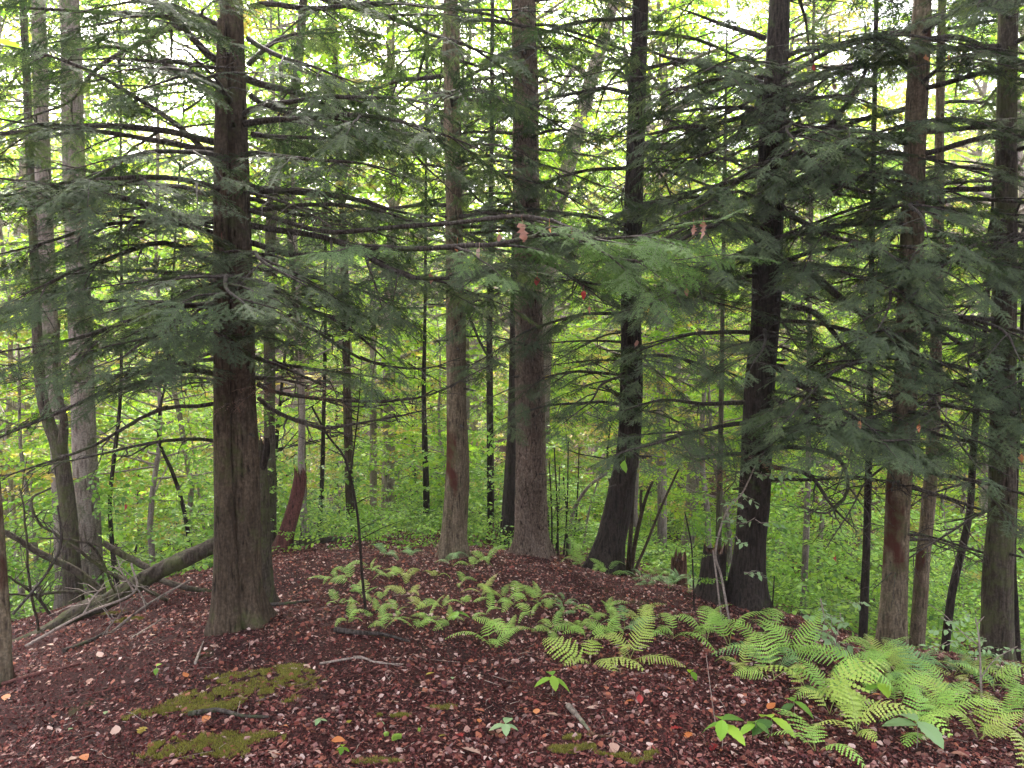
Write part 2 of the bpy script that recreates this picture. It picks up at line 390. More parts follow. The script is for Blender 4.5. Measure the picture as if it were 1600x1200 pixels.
def needle_spray(name, seed, L=.40, mats=('needles', 'limb_wood'), step=.0075, gap=.019, nl=.017, nw=.0062, wide=.10):
    R = np.random.RandomState(seed); mb = MB()
    def twig(p0, d0, ln, up, droop):
        n = max(3, int(ln / .02)); pts = []
        for i in range(n + 1):
            t = i / n
            pts.append(p0 + d0 * ln * t + np.array([0, 0, -droop * ln * t * t]))
        pts = np.array(pts)
        mb.tube(pts, np.linspace(.0011, .0004, len(pts)), 3, 1, False)
        cnt = int(ln / step); q = np.linspace(.08, 1, cnt)
        idx = q * n; i0 = np.minimum(idx.astype(int), n - 1); fr = (idx - i0)[:, None]
        pos = pts[i0] * (1 - fr) + pts[i0 + 1] * fr
        d = norm(d0 + np.array([0, 0, -droop]))
        side = norm(np.cross(d, up)); vs = []
        for s in (-1, 1):
            ang = np.radians(62 + R.uniform(-12, 12, cnt))[:, None]
            nd = np.cos(ang) * d + np.sin(ang) * side * s + np.array([0, 0, 1]) * R.uniform(-.25, .15, cnt)[:, None]
            le = nl * R.uniform(.7, 1.15, cnt)[:, None] * (1 - .4 * q[:, None] ** 3)
            a = pos - d * nw * .5; b = pos + d * nw * .5; tip = pos + nd * le
            tri = np.stack([a, b, tip] if s > 0 else [b, a, tip], 1)
            vs.append(tri)
        V = np.concatenate(vs).reshape(-1, 3)
        V2 = V.copy()
        mb.add(V, np.arange(len(V)).reshape(-1, 3), 0, R.uniform(0, .3))
    up = np.array([0, 0, 1.])
    twig(np.zeros(3), np.array([0, 1., 0]), L, up, .12)
    y = .03; s = 1
    while y < L * .97:
        t = y / L
        ln = (wide * (1 - t) ** .75 * min(1, .5 + t * 3) + .018) * R.uniform(.75, 1.15)
        a = math.radians(48 + R.uniform(-10, 10))
        d = np.array([s * math.sin(a), math.cos(a), R.uniform(-.12, .06)])
        p0 = np.array([0, y, -.12 * L * t * t])
        twig(p0, norm(d), ln, up, R.uniform(.05, .35))
        if ln > .07 and R.rand() < .8:
            for q in (.4, .65):
                a2 = a + R.choice([-1, 1]) * .75
                d2 = np.array([s * math.sin(a2), math.cos(a2), R.uniform(-.2, .05)])
                twig(p0 + norm(d) * ln * q, norm(d2), ln * .38, up, .2)
        y += gap * R.uniform(.7, 1.3); s = -s
    return mb.mesh(name, mats, False)

def leaf_shape(ln, wd, kind='ovate', fold=.18, curl=.0):
    """leaf in XY plane along +Y, two halves folded on the midrib"""
    prof = {'ovate': [(0, .02), (.12, .55), (.32, 1), (.6, .78), (.85, .34), (1, 0)],
            'beech': [(0, .02), (.15, .6), (.4, 1), (.7, .7), (1, 0)],
            'lobed': [(0, .02), (.08, .5), (.18, .42), (.3, .95), (.38, .45), (.55, 1), (.62, .5), (.78, .62), (.86, .3), (1, 0)],
            'toothed': [(0, .02)] + [(.06 + .085 * k, (math.sin(math.pi * (.06 + .085 * k)) ** .8) * (1.0 if k % 2 else .86)) for k in range(11)] + [(1, 0)],
            'simple': [(0, .0), (.4, 1), (1, 0)]}[kind]
    v = []; f = []
    for y, x in prof:
        z = -curl * y * y * ln
        v += [(-x * wd / 2, y * ln, x * wd / 2 * fold + z), (0, y * ln, z), (x * wd / 2, y * ln, x * wd / 2 * fold + z)]
    for i in range(len(prof) - 1):
        a = i * 3
        f += [(a + 1, a + 4, a + 3, a), (a + 2, a + 5, a + 4, a + 1)]
    return np.array(v), np.array(f)
def rotz(v, a): c, s = math.cos(a), math.sin(a); return v @ np.array([[c, s, 0], [-s, c, 0], [0, 0, 1]])
def rotx(v, a): c, s = math.cos(a), math.sin(a); return v @ np.array([[1, 0, 0], [0, c, s], [0, -s, c]])
def roty(v, a): c, s = math.cos(a), math.sin(a); return v @ np.array([[c, 0, -s], [0, 1, 0], [s, 0, c]])

def leafy_twig(name, seed, L=.5, nleaf=14, ln=.075, wd=.045, mats=('green_leaf', 'limb_wood'), kind='ovate', fan=1, spread=1.2, tilt=.5):
    R = np.random.RandomState(seed); mb = MB()
    for k in range(fan):
        az = 0 if fan == 1 else (k / (fan - 1) - .5) * spread * 2
        lk = L * R.uniform(.75, 1.1)
        pts = np.array([[0, lk * t, -.05 * lk * t * t + .02 * math.sin(t * 6 + seed)] for t in np.linspace(0, 1, 5)])
        pts = rotz(pts, az)
        mb.tube(pts, np.linspace(.0035, .0012, 5), 3, 1, False)
        for i in range(nleaf):
            t = (i + 1) / nleaf; s = 1 if i % 2 else -1
            q = t * 4; i0 = min(int(q), 3); base = pts[i0] + (pts[i0 + 1] - pts[i0]) * (q - i0)
            sc = R.uniform(.6, 1.2)
            v, f = leaf_shape(ln * sc, wd * sc, kind, curl=R.uniform(0, .35))
            v = roty(v, R.uniform(-tilt, tilt)); v = rotx(v, R.uniform(-.7 * tilt - .2, .6 * tilt))
            v = rotz(v, az - s * (R.uniform(.6, 1.3) * (1 - .6 * (t > .95))))
            v = v + base + np.array([0, 0, -.01])
            mb.add(v, f, 0, R.uniform(0, .5))
    return mb.mesh(name, mats, False)

G_HEM = group_of('hemlock_sprays', [needle_spray('needle_spray', 10 + i, L=.23 + .03 * (i % 3)) for i in range(6)])
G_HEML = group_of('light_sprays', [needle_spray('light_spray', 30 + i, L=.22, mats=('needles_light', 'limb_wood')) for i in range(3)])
G_DEAD = group_of('dead_sprays', [needle_spray('dead_spray', 40 + i, L=.2, mats=('dead_needles', 'limb_wood'), step=.012, gap=.03) for i in range(2)])
G_NEAR = group_of('leaf_twigs', [leafy_twig('leaf_twig', 50 + i) for i in range(4)] + [leafy_twig('leaf_twig', 55, mats=('yellow_leaf', 'limb_wood'))])
G_FAN = group_of('leaf_fans', [leafy_twig('leaf_fan', 60 + i, L=.75, nleaf=11, ln=.12, wd=.08, kind='beech', fan=5, spread=1.3, tilt=.6) for i in range(4)]
                 + [leafy_twig('leaf_fan', 66, L=.75, nleaf=11, ln=.12, wd=.08, kind='beech', fan=5, mats=('yellow_leaf', 'limb_wood'))])
G_COOL = group_of('cool_fans', [leafy_twig('cool_fan', 70 + i, L=.6, nleaf=9, ln=.10, wd=.065, kind='beech', fan=5, mats=('cool_leaf', 'limb_wood'), tilt=.5) for i in range(3)])
G_TINY = group_of('small_leaf_fans', [leafy_twig('small_leaf_fan', 80 + i, L=.55, nleaf=13, ln=.062, wd=.042, kind='beech', fan=5, spread=1.4, tilt=.8) for i in range(4)])

ORD = ['first', 'second', 'third', 'fourth', 'fifth', 'sixth', 'seventh', 'eighth', 'ninth', 'tenth', 'eleventh', 'twelfth', 'thirteenth', 'fourteenth', 'fifteenth', 'sixteenth', 'seventeenth', 'eighteenth']

# ------------------------------------------------------------------ ground
def axis(lo, hi, fine_lo, fine_hi, step, nout):
    a = np.arange(fine_lo, fine_hi, step)
    g = np.geomspace(step, 1, nout)
    def outward(start, end):
        d = abs(end - start); k = np.arange(1, nout + 1) / nout
        return start + (end - start) * (np.expm1(k * 5) / math.expm1(5))
    return np.concatenate([outward(fine_lo, lo)[::-1], a, outward(fine_hi, hi)])
gx = axis(-190, 190, -5.5, 5.5, .045, 60); gy = axis(-60, 195, 2.2, 10, .045, 70)
X, Y = np.meshgrid(gx, gy); Z = H(X, Y)
mb = MB(); nx, ny = len(gx), len(gy)
i, j = np.meshgrid(np.arange(nx - 1), np.arange(ny - 1)); a = (j * nx + i).ravel()
mb.add(np.stack([X.ravel(), Y.ravel(), Z.ravel()], 1), np.stack([a, a + 1, a + nx + 1, a + nx], 1))
ground = mb.obj('ground', 'floor'); tag(ground, 'dark reddish brown forest floor on a rounded ridge', kind='structure')

# ------------------------------------------------------------------ trunks
def trunk_mesh(path, rad, sides, flare=1.0, rough=.06, furrow=.05, fscale=9, lobes=5, seed=0, flare_h=.35, top='point', hollow=None, ground_z=0):
    """path relative to the tree's base; flare: how much the roots widen it"""
    mb = MB(); n = len(path); V = np.empty((n, sides, 3)); th = np.linspace(0, 2 * math.pi, sides, endpoint=False)
    ph = seed * 1.7
    for i in range(n):
        z = path[i][2] - ground_z
        for k in range(sides):
            a = th[k]; cx, cy = math.cos(a), math.sin(a); r = rad[i]
            fl = math.exp(-max(z, 0) / flare_h)
            lobe = .5 + .5 * math.cos(lobes * a + ph + .8 * math.sin(2 * a + ph))
            r *= 1 + flare * fl * fl * (.15 + 1.15 * lobe ** 1.6)
            r *= 1 + rough * mnoise.noise(Vector((cx * 1.2 + seed * 3, cy * 1.2, path[i][2] * 1.6))) * 2
            f1 = mnoise.noise(Vector((cx * fscale * .35 + seed, cy * fscale * .35, path[i][2] * 1.3)))
            f2 = mnoise.noise(Vector((cx * fscale + seed, cy * fscale, path[i][2] * 4)))
            r *= 1 + furrow * (1 - 2.4 * abs(f2)) * .6 + furrow * .6 * f1
            if hollow:
                ha, hz, hw, hh, hd = hollow
                da = abs((a - ha + math.pi) % (2 * math.pi) - math.pi) / hw
                dz = abs(z - hz) / hh
                q = math.exp(-(da * da) ** 1.5 - (dz * dz) ** 1.5)
                r *= 1 - hd * q
            V[i, k] = (path[i][0] + cx * r, path[i][1] + cy * r, path[i][2])
    i = np.arange(n - 1)[:, None] * sides; j = np.arange(sides)[None]; k = (j + 1) % sides
    f = np.stack([i + j, i + k, i + sides + k, i + sides + j], -1).reshape(-1, 4)
    mb.add(V.reshape(-1, 3), f)
    if top == 'jagged':
        R = np.random.RandomState(seed)
        V[-1, :, 2] += R.uniform(-.08, .08, sides)
        mb.v[0] = V.reshape(-1, 3)
        c = path[-1] - np.array([0, 0, .12])
        base = V[-1]; vv = np.vstack([base, c[None]]); jj = np.arange(sides)
        mb.add(vv, np.stack([jj, (jj + 1) % sides, np.full(sides, sides)], -1), 1)
    return mb

TREES = {}
def px_trunk(prof, d, height=None):
    """prof: [(px,py,width_px)] bottom to top -> world path and radii"""
    pts = np.array([P(x, y, d) for x, y, _ in prof]); r = np.array([.5 * w_ * d / F for *_, w_ in prof])
    return pts, r
def make_tree(name, label, cat, prof, d, mat, height=10, sides=40, dz=.035, flare=.5, group=None, seed=1, top='point', mats2='rotten_wood', taper=.55, depth_lean=0.0, sink=.35, **kw):
    pts, r = px_trunk(prof, d)
    gz = h1(pts[0][0], d)
    base = np.array([pts[0][0], d, gz])
    dirb = norm(pts[1] - pts[0])
    pts[0] = base; below = base - np.array([dirb[0] * sink, 0, sink])
    if height and height > pts[-1][2] - gz:
        dt = norm(pts[-1] - pts[-2]); dt = norm(dt * .6 + np.array([0, 0, .6]))
        k = (gz + height - pts[-1][2]) / dt[2]
        mid = pts[-1] + dt * k * .5; end = pts[-1] + dt * k
        pts = np.vstack([pts, mid, end]); r = np.r_[r, r[-1] * (.5 + taper * .5) ** .9, r[-1] * taper * .4]
    pts = np.vstack([below, pts]); r = np.r_[r[0], r]
    # lean in depth
    pts[:, 1] += depth_lean * (pts[:, 2] - gz)
    S_ = np.r_[0, np.cumsum(np.linalg.norm(np.diff(pts, axis=0), axis=1))]
    vis = min(S_[-1], 7.5)
    s = np.concatenate([np.arange(0, vis, dz), np.linspace(vis, S_[-1], max(2, int((S_[-1] - vis) / .25)))]) if S_[-1] > vis + .1 else np.linspace(0, S_[-1], max(6, int(S_[-1] / dz)))
    path = smooth_path(pts, 200); SS = np.r_[0, np.cumsum(np.linalg.norm(np.diff(path, axis=0), axis=1))]
    s = np.clip(s * SS[-1] / S_[-1], 0, SS[-1])
    path = np.stack([np.interp(s, SS, path[:, c]) for c in range(3)], 1)
    rad = np.interp(s * S_[-1] / SS[-1], S_, r)
    e = empty(name, tuple(base), label, cat, group)
    mbt = trunk_mesh(path - base, rad, sides, flare=flare, seed=seed, top=top, **kw)
    mats = [mat] + ([mats2] if top == 'jagged' else [])
    o = mbt.obj('trunk', mats, e)
    T = dict(e=e, base=base, path=path, rad=rad, d=d, seed=seed)
    return T
def at_height(T, z):
    return np.array([np.interp(z, T['path'][:, 2], T['path'][:, c]) for c in range(3)]), float(np.interp(z, T['path'][:, 2], T['rad']))

R = random.Random(3)
UP = np.array([0, 0, 1.])
DENS = 1.05
def branch(T, pts, r0, dens=1.0, grp=None, start=.22, spread=.42, sec=.16, bare=False, name='branch', size=1.0, rend=None, sides=6, twiggy=1.0, mat='limb_wood', slen=None, fname='needles', droop=.16, sprayp=1.0):
    """one limb with its side twigs (one mesh) and its foliage (one stuff sub-part). pts in world space"""
    grp = grp or G_HEM
    pts = np.asarray(pts, float) - T['base']
    ln = np.sum(np.linalg.norm(np.diff(pts, axis=0), axis=1))
    n = max(8, int(ln / .09)); path = smooth_path(pts, n)
    amp = .010 + .012 * ln / 2
    for c in range(3):
        ph = R.uniform(0, 100)
        path[1:, c] += np.array([amp * mnoise.noise(Vector((i * .23 + ph, c * 7.3, 1))) for i in range(1, n)]) * 1.6
    rr = r0 * (1 - np.linspace(0, 1, n)) ** .8 + .003
    mb = MB(); mb.tube(path, rr, sides)
    fol = []
    seg = ln / (n - 1); sd_ = 1 if R.random() < .5 else -1
    s = ln * start
    while s < ln * .98:
        t = s / ln; q = t * (n - 1); i = min(int(q), n - 2); p = path[i] + (path[i + 1] - path[i]) * (q - i)
        tan = norm(path[i + 1] - path[i]); side = norm(np.cross(tan, UP)) * sd_
        a = math.radians(R.uniform(40, 68))
        d = norm(tan * math.cos(a) + side * math.sin(a) + UP * R.uniform(-.25, .12))
        sl = (slen or max(.28, ln * spread)) * (1 - t) ** .6 * min(1, .45 + 1.6 * t) * R.uniform(.6, 1.15) + .12
        m = max(4, int(sl / .10)); sp = []
        wob = R.uniform(-.15, .15)
        for k in range(m + 1):
            u = k / m
            sp.append(p + d * sl * u + UP * (-(droop) * sl * u * u + (R.uniform(-.02, .02) if bare else R.uniform(-.008, .008))) + side * 0 + tan * wob * sl * u * u + (np.array([R.uniform(-.02, .02)] * 3) if bare and k else 0))
        sp = np.array(sp)
        rs = min(rr[i] * .7, .004 + .010 * sl)
        mb.tube(sp, np.linspace(rs, .0016, m + 1), 4, 0, False)
        if not bare:
            cnt = max(3, int(sl / (.062 / (dens * DENS * min(1, 1.25 / size)))))
            for k in range(cnt):
                u = .12 + .88 * (k + R.random() * .8) / cnt; u = min(u, .98); qq = u * m; ii = min(int(qq), m - 1)
                pp = sp[ii] + (sp[ii + 1] - sp[ii]) * (qq - ii)
                if R.random() > sprayp * .8: continue
                dd = norm(sp[ii + 1] - sp[ii]); s2 = norm(np.cross(dd, UP)) * (1 if k % 2 else -1)
                aa = math.radians(R.uniform(20, 60))
                fw = norm(dd * math.cos(aa) + s2 * math.sin(aa) + UP * R.uniform(-.3, .12))
                fol.append((pp, fw, norm(UP + np.array([R.uniform(-.5, .5), R.uniform(-.5, .5), 0])), size * R.uniform(.6, 1.25), R.randrange(grp['n'])))
            fol.append((sp[-1], norm(d + UP * -.25), UP + np.array([R.uniform(-.2, .2), R.uniform(-.2, .2), 0]), size * R.uniform(.6, .95), R.randrange(grp['n'])))
        else:
            for k in range(int(sl / .12 * twiggy)):
                u = R.uniform(.2, .95); qq = u * m; ii = min(int(qq), m - 1); pp = sp[ii]
                dd = norm(norm(sp[ii + 1] - sp[ii]) + np.array([R.uniform(-.8, .8), R.uniform(-.8, .8), R.uniform(-.5, .4)]))
                l2 = R.uniform(.06, .22); mid = pp + dd * l2 * .5 + np.array([R.uniform(-.015, .015)] * 3)
                mb.tube(np.array([pp, mid, pp + dd * l2]), [.0022, .0016, .0010], 3, 0, False)
        s += sec * R.uniform(.6, 1.4) / (dens * DENS ** .5 if not bare else twiggy); sd_ = -sd_
    if not bare:
        fol.append((path[-1], norm(path[-1] - path[-2]), UP, size, 0))
    o = mb.obj(name, mat, T['e'])
    if fol: foliage(fname, fol, grp, o)
    return o
def lb(T, pl, wpx=8, **kw):
    """limb from photo polyline [(px,py,d)...]"""
    pts = [P(*p) for p in pl]
    d0 = pl[0][2]
    return branch(T, pts, max(.006, .5 * wpx * d0 / F), **kw)
def ring_limb(T, z, az, ln, rise=.1, droop=.25, r=None, **kw):
    p, tr = at_height(T, z)
    d = np.array([math.sin(az), math.cos(az), 0])
    pts = [p + d * tr * .3]
    for u in (.25, .5, .75, 1.0):
        pts.append(p + d * ln * u + UP * (rise * ln * u - droop * ln * u * u) + np.array([-d[1], d[0], 0]) * ln * R.uniform(-.07, .07) * u)
    return branch(T, pts, r or (.006 + .0075 * ln), **kw)
def y2z(py, d): return P(800, py, d)[2]
def crown(T, z0, z1, n, ln, azs=None, **kw):
    for k in range(n):
        u = (k + R.random()) / n; z = z0 + (z1 - z0) * u
        az = R.uniform(0, 2 * math.pi) if azs is None else R.uniform(*azs)
        k2 = dict(kw); l2 = ln * R.uniform(.65, 1.1)
        ring_limb(T, z, az, l2, rise=R.uniform(-.05, .25), droop=R.uniform(.15, .4), **k2)

# ================================================================== the big trees
T1 = make_tree('hemlock_tree', 'thick twin-stemmed hemlock with smooth brown base, standing beside the moss patch', 'tree',
               [(382, 985, 66), (381, 900, 54), (381, 800, 49), (380, 700, 45), (378, 600, 41), (375, 450, 39), (370, 300, 38), (365, 150, 36), (361, 0, 32)],
               4.6, 'bark_hemlock', height=11, sides=90, dz=.018, flare=.55, lobes=5, seed=2, furrow=.06, rough=.04, fscale=15, flare_h=.22)
pts_, r_ = px_trunk([(356, 990, 54), (354, 880, 38), (350, 780, 30), (347, 700, 25), (347, 600, 25), (346, 450, 23), (345, 300, 22), (346, 150, 18), (346, 30, 11)], 4.5)
pts_[0][2] -= .15
sp_ = smooth_path(pts_, 170); tt_ = np.linspace(0, 1, 170)
rr_ = np.interp(tt_, np.linspace(0, 1, len(r_)), r_)
trunk_mesh(sp_ - T1['base'], rr_, 44, flare=.35, rough=.04, furrow=.04, fscale=12, seed=9, flare_h=.2).obj('trunk', 'bark_hemlock', T1['e'])['label'] = 'thinner left stem fused to the main trunk'
B = lb
# left side, bare and leafy
B(T1, [(335, 235, 4.6), (260, 225, 4.4), (200, 215, 4.2), (100, 200, 4.0), (-30, 180, 3.8)], 9, bare=True, sec=.3, spread=.2)
B(T1, [(340, 95, 4.6), (300, 55, 4.4), (250, 25, 4.3), (120, 14, 4.1), (-30, 8, 3.9)], 11, spread=.3, dens=.9, sec=.2)
B(T1, [(335, 345, 4.6), (260, 330, 4.3), (190, 310, 4.0), (110, 293, 3.7), (-40, 276, 3.5)], 12, spread=.36, dens=1.25)
B(T1, [(335, 300, 4.6), (250, 290, 4.9), (150, 270, 5.1), (20, 262, 5.3)], 8, spread=.36)
B(T1, [(340, 410, 4.6), (260, 380, 4.2), (150, 405, 3.9), (30, 455, 3.6)], 9, spread=.4, dens=1.2)
B(T1, [(345, 440, 4.6), (280, 425, 4.9), (170, 430, 5.2), (60, 470, 5.4), (-20, 500, 5.5)], 8, spread=.4, dens=1.1)
B(T1, [(340, 475, 4.6), (280, 480, 4.1), (190, 510, 3.9), (120, 535, 3.8), (-30, 552, 3.7)], 9, spread=.36, dens=.9)
B(T1, [(345, 500, 4.6), (300, 500, 4.0), (240, 530, 3.7), (180, 560, 3.5)], 7, spread=.36)
B(T1, [(338, 585, 4.6), (285, 578, 4.5), (250, 590, 4.3), (160, 615, 4.1), (80, 650, 3.9), (-20, 690, 3.8)], 9, spread=.34, dens=.6, start=.3, sprayp=.55)
B(T1, [(338, 630, 4.6), (250, 640, 4.5), (150, 690, 4.3), (60, 722, 4.1), (0, 742, 4.0)], 6, bare=True, spread=.3, sec=.14)
B(T1, [(335, 689, 4.6), (260, 692, 4.4), (170, 705, 4.2), (60, 730, 4.1)], 5, bare=True, spread=.28, sec=.13)
B(T1, [(338, 545, 4.6), (260, 575, 5.0), (130, 590, 5.3), (0, 600, 5.5)], 5, bare=True, spread=.35, sec=.12)
# right side
B(T1, [(385, 290, 4.6), (450, 297, 4.7), (550, 312, 4.9), (620, 328, 5.1), (690, 345, 5.3)], 13, spread=.33, dens=1.0, start=.12)
B(T1, [(390, 352, 4.6), (460, 362, 4.5), (530, 385, 4.4), (620, 425, 4.3), (700, 433, 4.2), (760, 418, 4.1), (800, 395, 4.05)], 10, spread=.34, dens=1.3, start=.15)
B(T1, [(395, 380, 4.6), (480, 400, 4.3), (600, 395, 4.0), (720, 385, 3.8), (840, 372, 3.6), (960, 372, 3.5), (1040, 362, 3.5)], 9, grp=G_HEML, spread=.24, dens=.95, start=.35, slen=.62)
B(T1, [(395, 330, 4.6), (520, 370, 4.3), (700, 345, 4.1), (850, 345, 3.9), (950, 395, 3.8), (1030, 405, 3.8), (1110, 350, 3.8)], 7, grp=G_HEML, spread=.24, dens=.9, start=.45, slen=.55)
B(T1, [(395, 210, 4.6), (430, 212, 4.8), (540, 215, 5.0), (600, 212, 5.2)], 8, spread=.4, dens=1.1)
B(T1, [(392, 150, 4.6), (450, 175, 5.0), (520, 200, 5.4), (640, 228, 5.8)], 7, spread=.4, dens=1.0)
B(T1, [(388, 60, 4.6), (470, 100, 4.3), (560, 130, 4.1)], 7, spread=.4, dens=1.0)
B(T1, [(388, 12, 4.6), (470, 10, 4.7), (600, 6, 4.8), (740, 14, 5.0), (860, 12, 5.2)], 8, spread=.25, dens=.8)
B(T1, [(400, 525, 4.6), (440, 500, 4.6), (520, 468, 4.6), (590, 432, 4.6)], 6, spread=.3, dens=.5, sprayp=.5)
B(T1, [(400, 500, 4.6), (470, 505, 4.7), (560, 560, 4.8), (650, 575, 4.9), (720, 560, 5.0)], 6, bare=True, spread=.3, sec=.1)
B(T1, [(402, 600, 4.6), (480, 620, 4.6), (580, 630, 4.6), (680, 618, 4.7), (770, 570, 4.8)], 6, bare=True, spread=.28, sec=.1)
B(T1, [(404, 622, 4.6), (460, 650, 4.5), (510, 668, 4.4), (600, 655, 4.4), (690, 630, 4.4)], 6, bare=True, spread=.28, sec=.11)
B(T1, [(400, 470, 4.6), (470, 480, 4.3), (540, 510, 4.1), (600, 560, 4.0)], 7, spread=.4, dens=.9)
B(T1, [(402, 560, 4.6), (450, 570, 4.9), (520, 580, 5.2), (600, 590, 5.4)], 6, spread=.4, dens=.8)
B(T1, [(400, 590, 4.6), (430, 592, 4.4), (480, 600, 4.2)], 6, grp=G_DEAD, spread=.45, fname='dead_needles')
B(T1, [(360, 520, 4.5), (350, 530, 4.2), (345, 505, 3.9), (340, 500, 3.75)], 6, spread=.5, dens=1.2)
B(T1, [(365, 430, 4.5), (370, 440, 4.2), (385, 450, 3.9)], 6, spread=.5, dens=1.0)
B(T1, [(340, 255, 4.6), (270, 190, 4.5), (180, 130, 4.4), (80, 90, 4.3), (-20, 70, 4.2)], 8, spread=.4, dens=.9)
B(T1, [(340, 150, 4.6), (280, 110, 4.9), (200, 70, 5.2), (110, 50, 5.4)], 7, spread=.4, dens=.8)
B(T1, [(338, 365, 4.6), (270, 350, 4.4), (180, 350, 4.1), (90, 370, 3.9), (-20, 400, 3.7)], 8, spread=.42, dens=1.2)
B(T1, [(340, 460, 4.6), (270, 470, 4.6), (170, 470, 4.6), (60, 490, 4.6)], 8, spread=.42, dens=1.1)
B(T1, [(340, 560, 4.6), (300, 565, 4.3), (240, 575, 4.1), (180, 590, 4.0)], 6, spread=.45, dens=1.0)
B(T1, [(385, 240, 4.6), (450, 250, 4.4), (530, 250, 4.2), (620, 270, 4.0)], 7, spread=.4, dens=1.0)
B(T1, [(388, 420, 4.6), (460, 430, 4.6), (550, 450, 4.7), (640, 480, 4.8)], 7, spread=.42, dens=1.0)
B(T1, [(388, 310, 4.6), (450, 330, 4.9), (540, 350, 5.2), (650, 380, 5.4)], 7, spread=.4, dens=1.0)
B(T1, [(388, 100, 4.6), (450, 60, 4.9), (540, 50, 5.2)], 7, spread=.42, dens=1.0)
for z, az, ln in [(1.9, -.6, 1.6), (2.1, 2.6, 1.2), (2.5, 3.6, 1.4), (2.8, -2.0, 1.8), (2.9, 1.9, 1.6), (3.2, .6, 2.0), (3.3, 3.2, 1.4), (3.5, -1.1, 2.2), (3.7, 1.2, 2.0), (3.9, 2.6, 1.5)]:
    ring_limb(T1, z, az, ln, rise=.12, droop=.3, spread=.42)
crown(T1, 4.6, 10.5, 12, 2.4, size=2.3, dens=.55, sec=.26)

T13 = make_tree('hemlock_tree', 'dark hemlock with thick curving limbs and a rotten stump against its left foot', 'tree',
                [(1165, 950, 52), (1172, 850, 48), (1180, 750, 47), (1188, 600, 45), (1197, 480, 42), (1203, 300, 40), (1210, 150, 36), (1218, 0, 30)],
                6.3, 'bark_dark', height=12, sides=56, dz=.03, flare=.5, seed=4, furrow=.05, lobes=4)
D = 6.3
B(T13, [(1212, 255, D), (1260, 235, 6.1), (1300, 195, 6.0), (1330, 155, 5.9), (1355, 100, 5.8), (1350, 20, 5.8)], 12, spread=.25, dens=.8, start=.3)
B(T13, [(1215, 240, D), (1255, 262, 6.0), (1300, 283, 5.8), (1350, 298, 5.7), (1410, 302, 5.6)], 12, spread=.25, dens=.5, start=.35)
B(T13, [(1218, 275, D), (1270, 288, 6.4), (1330, 305, 6.6), (1420, 318, 6.8)], 8, spread=.3, dens=.5)
B(T13, [(1212, 405, D), (1260, 425, 6.0), (1330, 480, 5.8), (1400, 530, 5.6), (1480, 590, 5.5), (1560, 640, 5.4)], 13, spread=.25, dens=.55, start=.3, sprayp=.7)
B(T13, [(1208, 470, D), (1270, 490, 6.1), (1320, 540, 5.9), (1400, 600, 5.7)], 12, spread=.3, dens=.5, sprayp=.6)
B(T13, [(1205, 570, D), (1250, 595, 5.9), (1290, 625, 5.6)], 9, bare=True, spread=.4, sec=.12)
B(T13, [(1200, 615, D), (1250, 640, 5.7), (1300, 655, 5.3), (1380, 670, 5.0)], 8, spread=.42, dens=1.2)
B(T13, [(1200, 640, D), (1270, 670, 5.5), (1350, 690, 5.0), (1430, 690, 4.8)], 8, spread=.4, dens=1.2)
B(T13, [(1195, 700, D), (1260, 700, 5.8), (1310, 720, 5.5), (1325, 765, 5.4), (1290, 800, 5.3), (1250, 790, 5.3)], 7, bare=True, spread=.2, sec=.14)
B(T13, [(1195, 725, D), (1260, 740, 5.8), (1300, 790, 5.6), (1340, 830, 5.5)], 7, bare=True, spread=.3, sec=.12)
B(T13, [(1195, 750, D), (1260, 748, 6.2), (1340, 745, 6.1), (1400, 760, 6.0)], 6, bare=True, spread=.3, sec=.13)
B(T13, [(1195, 182, D), (1150, 188, 6.0), (1090, 198, 5.8), (1020, 208, 5.6), (940, 212, 5.5)], 8, spread=.34, dens=.9)
B(T13, [(1190, 172, D), (1165, 180, 6.1), (1150, 215, 6.0), (1100, 240, 5.9), (1020, 255, 5.8)], 8, spread=.34, dens=.9)
B(T13, [(1190, 265, D), (1160, 280, 6.1), (1125, 300, 5.9), (1060, 312, 5.7)], 8, spread=.4, dens=.9)
B(T13, [(1190, 130, D), (1120, 110, 5.9), (1050, 95, 5.6), (980, 60, 5.4)], 8, spread=.4, dens=1.1)
B(T13, [(1195, 60, D), (1130, 40, 6.1), (1060, 15, 5.9)], 8, spread=.4, dens=1.0)
B(T13, [(1190, 350, D), (1130, 350, 5.7), (1060, 375, 5.4), (1010, 400, 5.2)], 7, spread=.42, dens=1.0)
B(T13, [(1185, 430, D), (1120, 440, 5.8), (1060, 455, 5.5), (1000, 480, 5.2)], 7, spread=.42, dens=1.0)
B(T13, [(1180, 520, D), (1110, 520, 5.9), (1060, 530, 5.7), (1000, 545, 5.5)], 7, spread=.4, dens=.9)
B(T13, [(1170, 628, D), (1110, 630, 6.3), (1040, 626, 6.2), (980, 640, 6.1)], 8, spread=.4, dens=.9)
B(T13, [(1170, 660, D), (1100, 670, 5.9), (1040, 690, 5.6), (960, 715, 5.3)], 7, spread=.42, dens=1.1)
B(T13, [(1168, 705, D), (1130, 712, 5.9), (1080, 720, 5.6)], 7, grp=G_DEAD, spread=.45, fname='dead_needles')
B(T13, [(1220, 120, D), (1280, 90, 5.8), (1340, 60, 5.5), (1420, 60, 5.2)], 8, spread=.42, dens=1.2)
B(T13, [(1218, 160, D), (1290, 150, 5.7), (1360, 160, 5.3)], 8, spread=.45, dens=1.2)
B(T13, [(1215, 330, D), (1280, 360, 5.7), (1350, 380, 5.3), (1430, 420, 5.0)], 8, spread=.42, dens=1.0)
